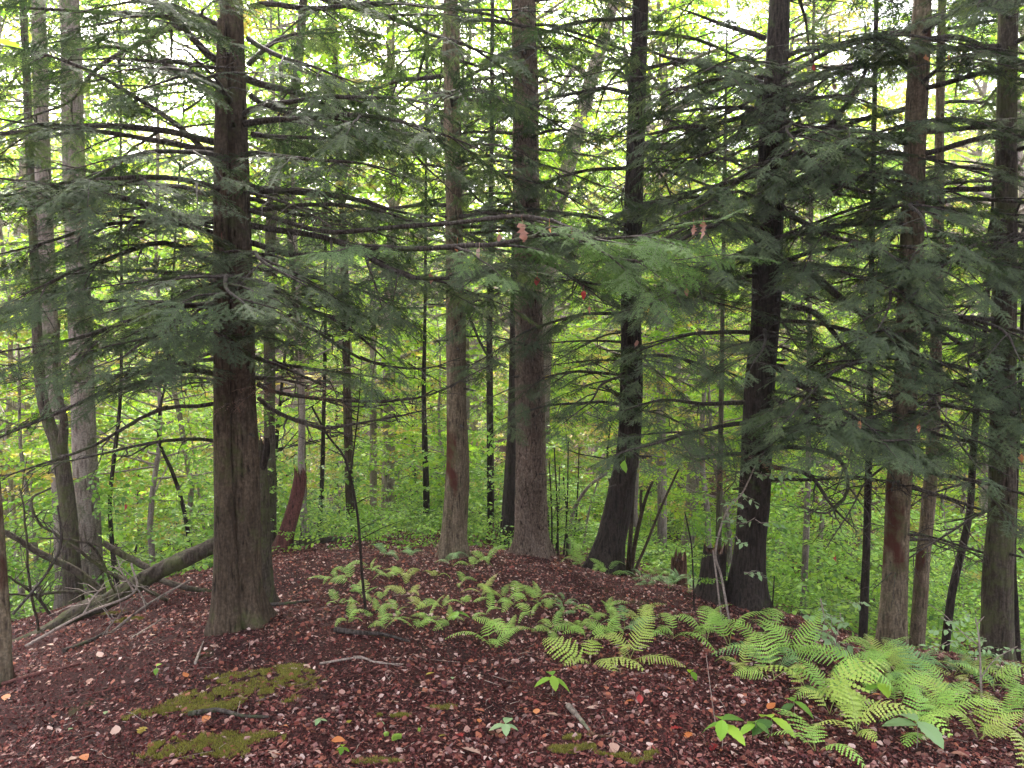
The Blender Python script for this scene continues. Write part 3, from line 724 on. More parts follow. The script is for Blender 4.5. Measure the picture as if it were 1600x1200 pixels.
for z, az, ln in [(1.2, 2.7, 1.2), (1.7, 3.5, 1.4), (2.2, 2.8, 1.4), (2.6, 3.9, 1.6), (2.9, 2.2, 1.5), (3.2, 3.1, 1.5), (3.6, 4.0, 1.6), (3.9, 2.4, 1.5), (2.3, .4, 2), (3.0, -.7, 2), (3.7, .5, 2)]:
    ring_limb(T13, z - T13['base'][2] * 0, az, ln, rise=.1, droop=.3)
crown(T13, 4.6, 11, 14, 2.6, size=2.4, dens=.6, sec=.24)

T14 = make_tree('hemlock_tree', 'hemlock trunk with dark reddish bare patches rising behind the dense ferns', 'tree',
                [(1393, 1022, 42), (1398, 900, 38), (1403, 800, 36), (1410, 690, 34), (1417, 560, 33), (1423, 400, 33), (1430, 220, 31), (1436, 80, 28), (1441, 0, 26)],
                5.8, 'bark_patch', height=12, sides=56, dz=.028, flare=.3, seed=6, furrow=.04)
D = 5.8
for az, z, ln in [(1.3, 3.9, 2.0), (-1.2, 3.7, 2.0), (1.7, 3.2, 1.8), (2.5, 3.5, 1.6), (-1.8, 3.1, 1.7), (3.1, 3.9, 1.6), (1.4, 2.6, 2.0), (-1.5, 2.5, 1.9), (2.1, 2.2, 1.7), (3.6, 2.6, 1.4),
                  (1.5, 1.7, 1.7), (-2.2, 1.5, 1.6), (2.4, 1.3, 1.5), (3.2, 1.1, 1.2), (.3, 2.6, 2), (-.4, 3.4, 2), (.4, 1.8, 1.6)]:
    ring_limb(T14, z, az, ln, rise=.1, droop=.35, dens=1.05, size=.9)
B(T14, [(1425, 560, D), (1500, 575, 5.5), (1560, 600, 5.3), (1640, 620, 5.1)], 8, spread=.42, dens=.9)
B(T14, [(1420, 660, D), (1470, 680, 5.6), (1530, 690, 5.4), (1600, 700, 5.2)], 7, spread=.42, dens=.9)
B(T14, [(1415, 750, D), (1450, 770, 5.9), (1530, 795, 6.0), (1600, 815, 6.1)], 7, bare=True, spread=.3, sec=.14)
B(T14, [(1400, 640, D), (1340, 660, 5.3), (1280, 665, 5.0)], 7, spread=.42, dens=1.1)
crown(T14, 4.4, 11, 12, 2.3, size=2.4, dens=.6, sec=.24)

T15 = make_tree('hemlock_tree', 'broad hemlock trunk nearest the right edge, rising from a fern thicket', 'tree',
                [(1556, 1035, 46), (1560, 900, 41), (1565, 780, 38), (1567, 650, 35), (1569, 500, 32), (1571, 350, 30), (1573, 180, 28), (1576, 0, 25)],
                6.0, 'bark_mossy', height=12, sides=56, dz=.028, flare=.25, seed=8, furrow=.05)
for az, z, ln in [(-1.6, 3.9, 2.0), (-1.9, 3.3, 1.9), (-1.4, 2.8, 2.0), (-2.3, 2.3, 1.7), (-1.7, 1.8, 1.7), (1.6, 3.6, 1.7), (1.3, 2.6, 1.6), (2.6, 3.1, 1.4), (3.2, 2.4, 1.3), (2.9, 3.9, 1.5), (-2.6, 4.1, 1.8), (-2.4, 1.4, 1.3), (3.4, 1.7, 1.1)]:
    ring_limb(T15, z, az, ln, rise=.1, droop=.35, dens=1.0)
B(T15, [(1560, 590, 6.0), (1500, 540, 5.9), (1450, 500, 5.8), (1420, 480, 5.8)], 7, bare=True, spread=.35, sec=.12)
B(T15, [(1555, 640, 6.0), (1490, 600, 5.7), (1440, 550, 5.5)], 7, bare=True, spread=.35, sec=.12)
B(T15, [(1560, 390, 6.0), (1490, 372, 5.9), (1440, 358, 5.8), (1350, 345, 5.8)], 8, spread=.34, dens=.8)
crown(T15, 4.4, 11, 12, 2.4, size=2.4, dens=.6, sec=.24)

T8 = make_tree('hemlock_tree', 'brown hemlock with a rotted hollow at its foot, left of the furrowed trunk', 'tree',
               [(711, 874, 42), (710, 830, 38), (714, 750, 35), (714, 650, 30), (712, 500, 28), (709, 300, 26), (706, 130, 25), (704, 0, 23)],
               7.2, 'bark_patch', height=13, sides=56, dz=.03, flare=.35, seed=12, rough=.09, furrow=.045, hollow=(-1.95, .2, .5, .3, .6), flare_h=.22)
for az, z, ln in [(-1.5, 4.9, 1.8), (1.6, 4.6, 1.7), (-1.3, 4.1, 1.8), (1.3, 3.9, 1.6), (-2.2, 3.5, 1.6), (2.0, 3.3, 1.6), (3.0, 3.8, 1.3), (-1.7, 2.9, 1.6), (1.7, 2.7, 1.6), (2.8, 2.6, 1.2), (.4, 3.5, 2), (-.5, 4.5, 2), (3.5, 4.8, 1.4)]:
    ring_limb(T8, z, az, ln, rise=.08, droop=.35, dens=.8)
B(T8, [(722, 470, 7.2), (760, 550, 7.0), (790, 575, 6.8)], 5, bare=True, spread=.3)
crown(T8, 6.2, 12, 9, 2.4, size=2.4, dens=.6, sec=.24)

T9 = make_tree('pine_tree', 'tall straight pine with deeply furrowed plated bark at the crest of the mound', 'tree',
               [(831, 868, 52), (830, 800, 48), (829, 720, 45), (828, 600, 43), (825, 450, 40), (822, 250, 38), (820, 100, 37), (818, 0, 35)],
               7.6, 'bark_plates', height=15, sides=72, dz=.022, flare=.42, seed=14, furrow=.11, fscale=14, rough=.03, flare_h=.25)
for az, z, ln in [(1.8, 4.7, 1.2), (-1.6, 5.0, 1.3), (2.6, 5.1, 1.2), (3.1, 4.4, 1.2), (1.2, 5.3, 1.5), (3.0, 2.9, 1.1), (2.6, 2.4, 1.2), (-2.6, 2.2, 1.1), (-2.9, 3.3, 1.1)]:
    ring_limb(T9, z, az, ln, rise=.0, droop=.4, dens=.9)
crown(T9, 7, 14, 10, 2.4, size=2.4, dens=.6, sec=.24)

T11 = make_tree('hemlock_tree', 'dark hemlock whose lower trunk sweeps right, beside thin saplings', 'tree',
                [(943, 890, 50), (958, 830, 44), (973, 760, 40), (982, 700, 36), (986, 600, 34), (986, 500, 31), (987, 400, 29), (992, 250, 27), (997, 100, 25), (1001, 0, 23)],
                7.4, 'bark_dark', height=13, sides=52, dz=.03, flare=.45, seed=16, furrow=.05)
for az, z, ln in [(-1.5, 4.7, 1.6), (1.4, 4.6, 1.7), (2.2, 4.2, 1.5), (-1.9, 4.0, 1.6), (3.0, 3.7, 1.3), (1.6, 3.5, 1.7), (-1.4, 3.3, 1.6), (2.5, 2.9, 1.4), (-2.2, 2.7, 1.4), (1.5, 2.4, 1.6), (3.1, 2.2, 1.1),
                  (-1.7, 1.9, 1.6), (1.8, 1.5, 1.5), (.4, 3.5, 2), (-.4, 2.5, 1.8), (2.9, 1.5, .9), (-2.5, 1.3, 1.2)]:
    ring_limb(T11, z, az, ln, rise=.05, droop=.38, dens=.9)
crown(T11, 6.2, 12, 9, 2.4, size=2.4, dens=.6, sec=.24)

for T_, n_, za, zb, l_ in ((T13, 10, .9, 4.2, 1.3), (T14, 10, .8, 4.0, 1.2), (T15, 9, .8, 4.0, 1.2), (T11, 8, 1.0, 4.6, 1.1), (T8, 7, 1.6, 4.8, 1.0), (T9, 5, 2.0, 4.8, .8), (T1, 9, 1.2, 3.6, 1.2)):
    for k_ in range(n_):
        az_ = R.uniform(1.57, 4.71) if k_ % 3 else R.uniform(-1.2, 1.2)
        ring_limb(T_, T_['base'][2] + za + (zb - za) * (k_ + R.random()) / n_, az_, l_ * R.uniform(.6, 1.2), rise=R.uniform(-.2, .25), droop=R.uniform(.0, .5), r=.009, bare=True, sec=.13, spread=.4, twiggy=1.3)
for T_, za, zb, n_, l_ in ((T8, 3.4, 6.0, 6, 1.5), (T9, 4.0, 6.4, 7, 1.5), (T11, 3.4, 6.2, 6, 1.6), (T13, 3.8, 6.0, 5, 2.0), (T14, 3.8, 5.8, 4, 1.8)):
    crown(T_, T_['base'][2] + za, T_['base'][2] + zb, n_, l_, dens=.6, size=.85, sprayp=.85)
for T_, za, zb, n_, l_ in ((T8, 2.4, 4.4, 6, 1.5), (T11, 1.6, 4.2, 8, 1.5), (T9, 2.6, 4.6, 6, 1.3), (T1, 2.0, 3.6, 6, 1.7), (T13, 1.6, 4.6, 8, 1.8), (T14, 1.4, 4.4, 7, 1.6), (T15, 1.4, 4.4, 6, 1.5)):
    crown(T_, T_['base'][2] + za, T_['base'][2] + zb, n_, l_, azs=(1.3, 5.0), dens=.8, size=.9)
for T_, n_ in ((T1, 8), (T13, 9), (T14, 9), (T15, 7), (T8, 8), (T9, 6), (T11, 7)):
    for k_ in range(n_):
        p_, r_s = at_height(T_, T_['base'][2] + R.uniform(.7, 3.6)); az_ = math.pi + R.uniform(-1.9, 1.9); d_ = np.array([math.sin(az_), math.cos(az_), R.uniform(-.3, .3)]); l_ = r_s + R.uniform(.03, .16)
        p_ = p_ - T_['base']; mb = MB(); w_ = R.uniform(.006, .013)
        mb.tube(np.array([p_ + d_ * r_s * .6, p_ + d_ * r_s, p_ + d_ * (r_s + (l_ - r_s) * .5), p_ + d_ * l_]), [w_ * 2.4, w_ * 1.3, w_, w_ * .7], 7)
        mb.obj('broken_stub', 'limb_wood', T_['e'])
T1b = make_tree('dead_snag', 'lichen-mottled snag with a broken top, just behind the twin-stemmed hemlock', 'snag',
                [(410, 922, 38), (406, 850, 33), (405, 780, 30), (403, 730, 27), (403, 690, 24)], 5.4, 'bark_mossy', height=None, sides=44, dz=.025, flare=.55, seed=21, top='jagged', flare_h=.12)
# spur on the snag
mb = MB(); a = P(405, 740, 5.4) - T1b['base']; b = P(416, 710, 5.35) - T1b['base']; c = P(417, 684, 5.35) - T1b['base']
mb.tube(smooth_path([a, b, c], 8), [.035, .032, .028, .026, .024, .022, .02, .014], 9); mb.obj('broken_limb', 'bark_dark', T1b['e'])

T2b = make_tree('maple_tree', 'straight grey trunk without low limbs, downslope past the fallen log', 'tree',
                [(141, 935, 40), (137, 800, 36), (132, 700, 34), (127, 560, 33), (121, 400, 33), (115, 250, 31), (112, 100, 29), (109, 0, 27)],
                8.2, 'bark_grey', height=15, sides=48, dz=.04, flare=.25, seed=23, furrow=.025, rough=.03)
T2a = make_tree('maple_tree', 'pinkish grey trunk half hidden behind a mossy forked stem', 'tree',
                [(104, 950, 30), (98, 800, 27), (92, 700, 25), (82, 600, 26), (74, 450, 25), (68, 300, 23), (64, 150, 21), (60, 0, 19)],
                8.6, 'bark_grey', height=15, sides=44, dz=.04, flare=.25, seed=24, furrow=.03)
T2c = make_tree('forked_tree', 'mossy dark stem that forks, leaning in front of the pinkish grey trunk', 'tree',
                [(116, 950, 27), (110, 850, 25), (103, 770, 24), (92, 700, 23), (78, 665, 19), (66, 620, 16), (60, 560, 14), (57, 500, 13)],
                7.5, 'bark_mossy', height=9, sides=36, dz=.035, flare=.2, seed=25, furrow=.04)
mb = MB(); q = smooth_path([P(94, 715, 7.5), P(100, 670, 7.45), P(97, 640, 7.4), P(86, 590, 7.4), P(92, 500, 7.4)], 16) - T2c['base']
mb.tube(q, np.linspace(.05, .018, 16), 10); mb.obj('branch', 'bark_mossy', T2c['e'])
T9b = make_tree('hemlock_tree', 'nearly black trunk hidden behind the furrowed pine', 'tree',
                [(793, 842, 26), (798, 760, 22), (802, 680, 20), (804, 590, 18), (806, 450, 16), (808, 300, 14), (809, 100, 12)], 9.2, 'bark_dark', height=10, sides=36, dz=.04, flare=.3, seed=27)
for az, z, ln in [(-1.5, 3.4, 1.5), (1.5, 3.9, 1.5), (-2.0, 2.7, 1.4), (2.5, 4.6, 1.3), (-1.2, 4.8, 1.4)]:
    ring_limb(T9b, z, az, ln, dens=.7)
T14b = make_tree('hemlock_tree', 'mid-sized trunk with peeling reddish side, between the two trunks above the ferns', 'tree',
                 [(1432, 1005, 22), (1440, 900, 21), (1449, 800, 20), (1457, 700, 19), (1462, 550, 17), (1466, 350, 15), (1470, 100, 12)], 7.4, 'bark_patch', height=9, sides=36, dz=.04, flare=.2, seed=28)
for az, z, ln in [(-1.5, 3.4, 1.3), (1.5, 3.9, 1.4), (1.2, 2.6, 1.3), (2.0, 4.6, 1.3), (-.2, 2, 1.4), (1.8, 1.6, 1.2)]:
    ring_limb(T14b, z, az, ln, dens=.7)
T0 = make_tree('maple_tree', 'grey brown trunk leaning out of view in front of the twiggy fallen log', 'tree',
               [(4, 1068, 27), (3, 980, 25), (-1, 900, 22), (-6, 820, 20), (-16, 700, 18), (-40, 500, 16)], 4.3, 'bark_patch', height=6, sides=44, dz=.025, flare=.35, seed=30, flare_h=.14)

def stub(name, label, cat, prof, d, mat, seed, **kw):
    return make_tree(name, label, cat, prof, d, mat, height=None, sides=40, dz=.02, seed=seed, top='jagged', **kw)
stub('tree_stump', 'dark broken stump pressed against the foot of the hemlock with curving limbs', 'stump', [(1112, 942, 46), (1114, 900, 40), (1118, 857, 36)], 6.35, 'bark_dark', 41, flare=.35, furrow=.06, flare_h=.15)
stub('tree_stump', 'small rotten stump downslope between ferns and saplings', 'stump', [(1061, 905, 25), (1061, 870, 23)], 7.9, 'rotten_wood', 42, flare=.2)
stub('leaning_snag', 'short crooked snag of shredded reddish wood leaning over a mossy log', 'snag', [(440, 864, 27), (452, 820, 24), (464, 775, 22), (470, 740, 19)], 8.3, 'bark_red', 43, flare=.2, furrow=.10, rough=.09)
stub('tree_stump', 'low weathered stump among shrub stems left of the pine foot', 'stump', [(770, 846, 20), (770, 826, 17)], 9.4, 'rotten_wood', 44, flare=.3)

# thin background stems with photographed positions -----------------------------------
thin = [
    ('young_tree', 'dark thin trunk in the gap right of the hollow-footed hemlock', [(767, 838, 12), (766, 700, 11), (765, 560, 10), (766, 400, 8), (768, 250, 7)], 10.2, 'bark_dark', 1),
    ('young_tree', 'short-crowned dark trunk left of the hollow-footed hemlock', [(666, 825, 11), (666, 760, 10), (664, 700, 9), (662, 600, 7), (664, 500, 5)], 10.8, 'bark_dark', 1),
    ('young_tree', 'straight brown trunk a little right of the leaning shredded snag', [(550, 834, 15), (546, 760, 14), (543, 640, 13), (540, 500, 12), (536, 350, 11), (527, 180, 10), (518, 0, 9)], 10.2, 'bark_hemlock', 1),
    ('young_tree', 'thin dark pole in the shrubs left of the straight brown trunk', [(497, 835, 8), (503, 760, 7), (506, 640, 6), (508, 520, 5)], 10.6, 'bark_dark', 0),
    ('young_tree', 'pale slim trunk rising above the leaning shredded snag', [(475, 838, 11), (473, 740, 11), (470, 620, 10), (462, 480, 10), (450, 330, 9)], 10.5, 'bark_mossy', 0),
    ('young_tree', 'slender grey stem curving up beyond the fallen log', [(184, 905, 9), (175, 850, 7), (172, 780, 6), (180, 700, 6), (188, 620, 5), (190, 500, 4)], 8.2, 'bark_dark', 0),
    ('young_tree', 'thin dark stem leaning left, seen over the high end of the fallen log', [(302, 862, 7), (288, 800, 6), (270, 740, 6), (249, 690, 5), (250, 640, 4), (262, 560, 3)], 9, 'bark_dark', 0),
    ('young_tree', 'thin black trunk left of the trunk with reddish bare patches', [(1348, 1002, 13), (1353, 880, 12), (1356, 780, 11), (1358, 700, 10), (1360, 560, 9), (1362, 400, 8)], 7.2, 'bark_dark', 1),
    ('young_tree', 'slim black trunk leaning right between the two broad trunks above the ferns', [(1474, 1030, 12), (1487, 930, 12), (1505, 850, 11), (1516, 790, 10), (1520, 720, 10), (1528, 620, 9), (1540, 500, 7)], 6.8, 'bark_dark', 1),
    ('young_tree', 'pale slim trunk above a bare reddish leaf slope', [(1254, 965, 11), (1258, 880, 10), (1261, 800, 9), (1263, 700, 8), (1264, 560, 7)], 8.8, 'bark_grey', 1),
    ('young_tree', 'thin dark stem at the frame edge past the broad mossy trunk', [(1592, 1050, 9), (1588, 960, 8), (1584, 860, 7), (1590, 700, 6)], 6.4, 'bark_dark', 0),
    ('young_tree', 'thin pole beyond the black stump', [(1122, 870, 10), (1124, 780, 9), (1126, 690, 8), (1128, 560, 7)], 9.8, 'bark_mossy', 0),
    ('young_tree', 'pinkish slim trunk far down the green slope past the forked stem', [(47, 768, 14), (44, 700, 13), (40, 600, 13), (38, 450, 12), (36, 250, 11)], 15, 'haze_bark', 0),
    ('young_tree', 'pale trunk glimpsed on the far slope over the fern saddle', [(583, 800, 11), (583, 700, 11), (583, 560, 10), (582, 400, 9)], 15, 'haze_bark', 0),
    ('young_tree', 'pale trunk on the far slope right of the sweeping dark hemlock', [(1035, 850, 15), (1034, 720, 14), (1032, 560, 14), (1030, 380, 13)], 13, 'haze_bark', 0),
    ('young_tree', 'moss-green trunk rising left of the straight brown trunk', [(452, 560, 12), (430, 330, 16), (452, 200, 15), (470, 80, 13), (474, 0, 12)], 8.4, 'bark_mossy', 0),
]
thin[-1] = ('young_tree', 'curving moss-green trunk that rises behind the twin-stemmed hemlock', [(424, 840, 17), (421, 600, 17), (424, 330, 16), (440, 240, 15), (458, 160, 14), (468, 80, 13), (474, 0, 12)], 8.8, 'bark_mossy', 0)
for k, (nm, lab, prof, d, mat, leafy) in enumerate(thin):
    T = make_tree(nm, lab, 'tree', prof, d, mat, height=9 if leafy else 7.5, sides=18, dz=.06, flare=.25, seed=50 + k, furrow=.04, flare_h=.12)
    if leafy:
        for q in range(7):
            ring_limb(T, R.uniform(1.6, 5.2), R.uniform(0, 6.28), R.uniform(.8, 1.3), dens=.6, droop=.3)
    else:
        for q in range(4):
            ring_limb(T, R.uniform(1.5, 4.5), R.uniform(0, 6.28), R.uniform(.5, 1.1), bare=True, sec=.2, rise=.4)

# pale leaning tree behind, with a forked top
Tl = make_tree('leaning_tree', 'hazy pale trunk leaning steeply right behind the furrowed pine', 'tree',
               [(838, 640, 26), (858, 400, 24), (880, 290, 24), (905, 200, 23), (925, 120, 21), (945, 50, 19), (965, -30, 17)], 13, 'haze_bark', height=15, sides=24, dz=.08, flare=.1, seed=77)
mb = MB(); q = smooth_path([P(922, 128, 13), P(905, 108, 13), P(892, 112, 12.9), P(872, 150, 12.8)], 12) - Tl['base']
mb.tube(q, np.linspace(.07, .02, 12), 8); mb.obj('branch', 'haze_bark', Tl['e'])

# unseen hemlocks added beside and behind the viewer; their crowns shade the mound
for k_, (x_, y_) in enumerate([(-2.8, -1.2), (2.9, -1.8), (.3, -3.6), (-5.0, 1.6), (5.2, 1.4)]):
    e_ = empty('hemlock_tree', (x_, y_, h1(x_, y_)), ['unseen hemlock added for shade, behind the viewer on the left', 'unseen hemlock added for shade, behind the viewer on the right', 'unseen hemlock added for shade, straight behind the viewer', 'unseen hemlock added for shade, beside the viewer downslope left', 'unseen hemlock added for shade, beside the viewer downslope right'][k_], 'tree')
    z_ = np.linspace(-.3, 12, 160); pa_ = np.stack([.05 * np.sin(z_), .04 * np.cos(z_ * .8), z_], 1)
    trunk_mesh(pa_, .19 * (1 - z_ / 14.5).clip(.05), 28, flare=.5, seed=60 + k_, furrow=.05).obj('trunk', 'bark_hemlock', e_)
    T_ = dict(e=e_, base=np.array(e_.location), path=pa_ + np.array(e_.location), rad=.19 * (1 - z_ / 14.5))
    crown(T_, 4.8, 11, 16, 3.0, size=2.8, dens=.5, sec=.28)

# ================================================================== fallen log with twigs
def lie(name, label, cat, prof, mat, group=None, sides=14, rough=.10, n=40, seed=0, twigs=()):
    """prof: [(px,py,d,width_px)]"""
    pts = np.array([P(x, y, d) for x, y, d, _ in prof]); r = np.array([.5 * w_ * d / F for _, _, d, w_ in prof])
    path = smooth_path(pts, n); rad = np.interp(np.linspace(0, 1, n), np.linspace(0, 1, len(r)), r)
    base = path.mean(0)
    e = empty(name, tuple(base), label, cat, group)
    tm = MB(); V = []
    tan = np.gradient(path, axis=0); tan /= np.linalg.norm(tan, axis=1)[:, None]
    for i in range(n):
        a = norm(np.cross(tan[i], UP)); b = np.cross(a, tan[i])
        for k in range(sides):
            th = 2 * math.pi * k / sides
            v = a * math.cos(th) + b * math.sin(th)
            k9 = 1 + rough * .9 * mnoise.noise(Vector(v * 4.5) + Vector((i * .35, seed * 2, 3)))
            rr = rad[i] * (1 + rough * 2 * mnoise.noise(Vector(v * 1.5) + Vector((i * .18, seed, 0))))
            V.append(path[i] - base + v * rr * k9)
    i = np.arange(n - 1)[:, None] * sides; j = np.arange(sides)[None]; k = (j + 1) % sides
    tm.add(np.array(V), np.stack([i + j, i + sides + j, i + sides + k, i + k], -1).reshape(-1, 4))
    for en in (0, n - 1):
        vv = np.vstack([np.array(V[en * sides:(en + 1) * sides]), (path[en] - base)[None]]); jj = np.arange(sides)
        tm.add(vv, np.stack([jj, (jj + 1) % sides, np.full(sides, sides)], -1), 1)
    tm.obj('log' if cat == 'log' else 'stem', [mat, 'rotten_wood'], e)
    for tw in twigs:
        mb = MB(); q = np.array([P(x, y, d) for x, y, d, _ in tw]) - base; ww = [w_ * .5 * d / F for _, _, d, w_ in tw]
        m = max(8, len(tw) * 4); p2 = smooth_path(q, m)
        p2 += np.array([[mnoise.noise(Vector((i * .6, c * 5, tw[0][0]))) * .012 for c in range(3)] for i in range(m)])
        mb.tube(p2, np.interp(np.linspace(0, 1, m), np.linspace(0, 1, len(ww)), ww), 6)
        for _ in range(int(m * .6)):
            i = R.randrange(2, m - 1); d_ = norm(np.array([R.uniform(-1, 1), R.uniform(-.6, .6), R.uniform(-.6, 1)])); l_ = R.uniform(.06, .3)
            mb.tube(np.array([p2[i], p2[i] + d_ * l_ * .5 + UP * .02, p2[i] + d_ * l_]), [.004, .003, .0015], 4, 0, False)
        mb.obj('branch', mat, e)
    return e
lie('fallen_log', 'long mossy fallen log propped against the slope behind the twin-stemmed hemlock', 'log',
    [(20, 1008, 5.6, 16), (75, 986, 5.7, 22), (120, 958, 5.8, 27), (165, 940, 5.8, 26), (210, 915, 5.9, 27), (245, 895, 6.0, 25), (285, 875, 6.0, 26), (345, 847, 6.15, 22)], 'bark_mossy', seed=3, n=110, sides=24, rough=.11,
    twigs=[[(158, 925, 5.75, 14), (120, 893, 5.7, 12), (60, 863, 5.6, 10), (20, 838, 5.5, 8), (-20, 815, 5.5, 5)],
           [(330, 925, 6.0, 6), (290, 918, 6.0, 9), (250, 905, 6.2, 10), (222, 882, 6.3, 11), (190, 866, 6.3, 11), (162, 848, 6.3, 9)],
           [(262, 938, 5.7, 6), (215, 915, 5.6, 6), (170, 895, 5.6, 5), (130, 865, 5.5, 5), (95, 840, 5.5, 4), (60, 815, 5.4, 4), (50, 780, 5.4, 4), (80, 762, 5.4, 3)],
           [(150, 924, 5.7, 5), (100, 925, 5.6, 5), (50, 930, 5.5, 4), (10, 928, 5.4, 3)],
           [(80, 962, 5.6, 5), (55, 930, 5.5, 5), (30, 912, 5.4, 4), (12, 900, 5.3, 3)],
           [(205, 915, 5.6, 5), (175, 938, 5.5, 5), (120, 962, 5.3, 4), (60, 1000, 5.1, 3)],
           [(180, 925, 5.7, 4), (150, 860, 5.5, 4), (120, 845, 5.4, 4), (60, 840, 5.4, 3)],
           [(60, 985, 5.5, 4), (45, 900, 5.3, 4), (38, 800, 5.2, 3), (30, 760, 5.2, 2)]])
for k_, pl_ in enumerate([[(100, 1050, 5.0), (160, 1000, 5.2), (230, 945, 5.3), (300, 905, 5.5)], [(20, 960, 5.0), (70, 900, 5.1), (95, 850, 5.2), (90, 790, 5.2)], [(40, 1010, 5.0), (130, 960, 5.1), (210, 925, 5.3), (205, 880, 5.4)],
                          ]):
    lie('fallen_branch', ['long thin bare branch leaning along the near side of the fallen log', 'thin upright dead branch rising from the low end of the fallen log', 'crooked pale branch lying over the low end of the fallen log', 'thin arching branch crossing the forked trunk foot', 'wiry upright twig near the trunk at the frame edge'][k_],
        'branch', [(x, y, d, (5, 4, 4, 3)[i] if k_ < 3 else (4, 3, 3, 2)[i]) for i, (x, y, d) in enumerate(pl_)], ['bark_grey', 'limb_wood', 'twig_pale', 'limb_wood', 'bark_grey'][k_], sides=7, n=26, seed=70 + k_,
        twigs=[[(pl_[j][0], pl_[j][1], pl_[j][2], 3), (pl_[j][0] + dx, pl_[j][1] - 30, pl_[j][2], 2), (pl_[j][0] + dx * 2.2, pl_[j][1] - 45, pl_[j][2], 1)] for j, dx in ((1, 18), (2, -20))])
lie('fallen_log', 'short mossy log lying right of the leaning shredded snag', 'log',
    [(452, 852, 8.6, 14), (480, 846, 8.7, 15), (535, 844, 8.9, 12)], 'bark_mossy', seed=5, n=20)
def GD(x, y): return float(G(x, y)[1]) - .1
lie('fallen_log', 'dark fallen trunk on the low slope right of the broad mossy trunk', 'log',
    [(1570, 935, GD(1570, 935), 20), (1610, 915, GD(1610, 915), 22), (1660, 895, GD(1660, 895), 20)], 'bark_grey', seed=6, n=20)

def on_ground(px, py, lift=.0):
    g = G(px, py); return g + UP * lift
def ground_stick(label, pl, w0, mat='limb_wood', cat='stick', name='fallen_stick', lift=.008):
    pts = np.array([on_ground(x, y, lift) for x, y in pl]); base = pts.mean(0)
    m = max(8, len(pl) * 5); p = smooth_path(pts, m); p[:, 2] = np.maximum(p[:, 2], H(p[:, 0], p[:, 1]) + lift * .6)
    d = float(base[1]); mb = MB(); r = np.linspace(1, .45, m) * w0 * .5 * d / F * (1 + .15 * RS.uniform(-1, 1, m))
    mb.tube(p - base, r, 7)
    o = mb.obj(name, mat, loc=tuple(base)); tag(o, label, cat); return o
ground_stick('dark wavy stick lying in the red litter right of the twin-stemmed hemlock', [(522, 993), (560, 996), (600, 998), (640, 1008)], 9, lift=.016)
ground_stick('thin pinkish stick ending pale, lying below the dark wavy stick', [(500, 1040), (560, 1033), (590, 1042), (630, 1041)], 4, 'twig_pale')
ground_stick('mossy dark stick crossing the gap between two moss patches', [(295, 1122), (340, 1118), (380, 1124), (420, 1126)], 9, lift=.014)
ground_stick('short dark stick by the green seedling below the yellow-green fern', [(888, 1112), (905, 1130), (920, 1148)], 10, 'bark_grey', lift=.016)
ground_stick('curved brown stick trailing off the short dark stick', [(920, 1148), (935, 1156), (960, 1158)], 6, 'rotten_wood')
ground_stick('long straight twig below the leaning trunk at the frame edge', [(5, 1072), (60, 1058), (100, 1048), (125, 1040)], 7, 'bark_red', lift=.012)
ground_stick('thin pale twig slanting on the slope under the fallen log', [(205, 1000), (230, 985), (255, 968)], 4, 'twig_pale')
ground_stick('dark root-like stick at the right foot of the snag', [(410, 948), (450, 946), (485, 941)], 7, lift=.012)
ground_stick('pale forked twig left of the big hemlock foot', [(305, 1040), (312, 1020), (318, 1005)], 4, 'twig_pale')
ground_stick('slender twig lying across bare litter left of the small moss tuft', [(470, 1085), (520, 1070), (590, 1050)], 3, 'bark_red')
ground_stick('long brown twig in the lower left litter', [(100, 1098), (160, 1085), (210, 1070)], 3, 'bark_red')
ground_stick('slanting dark twig on the moss', [(460, 1082), (480, 1070), (498, 1055)], 5, 'rotten_wood')
ground_stick('thick brown root ridge on the left slope below the log', [(100, 1020), (140, 1005), (165, 990)], 8, lift=.012)

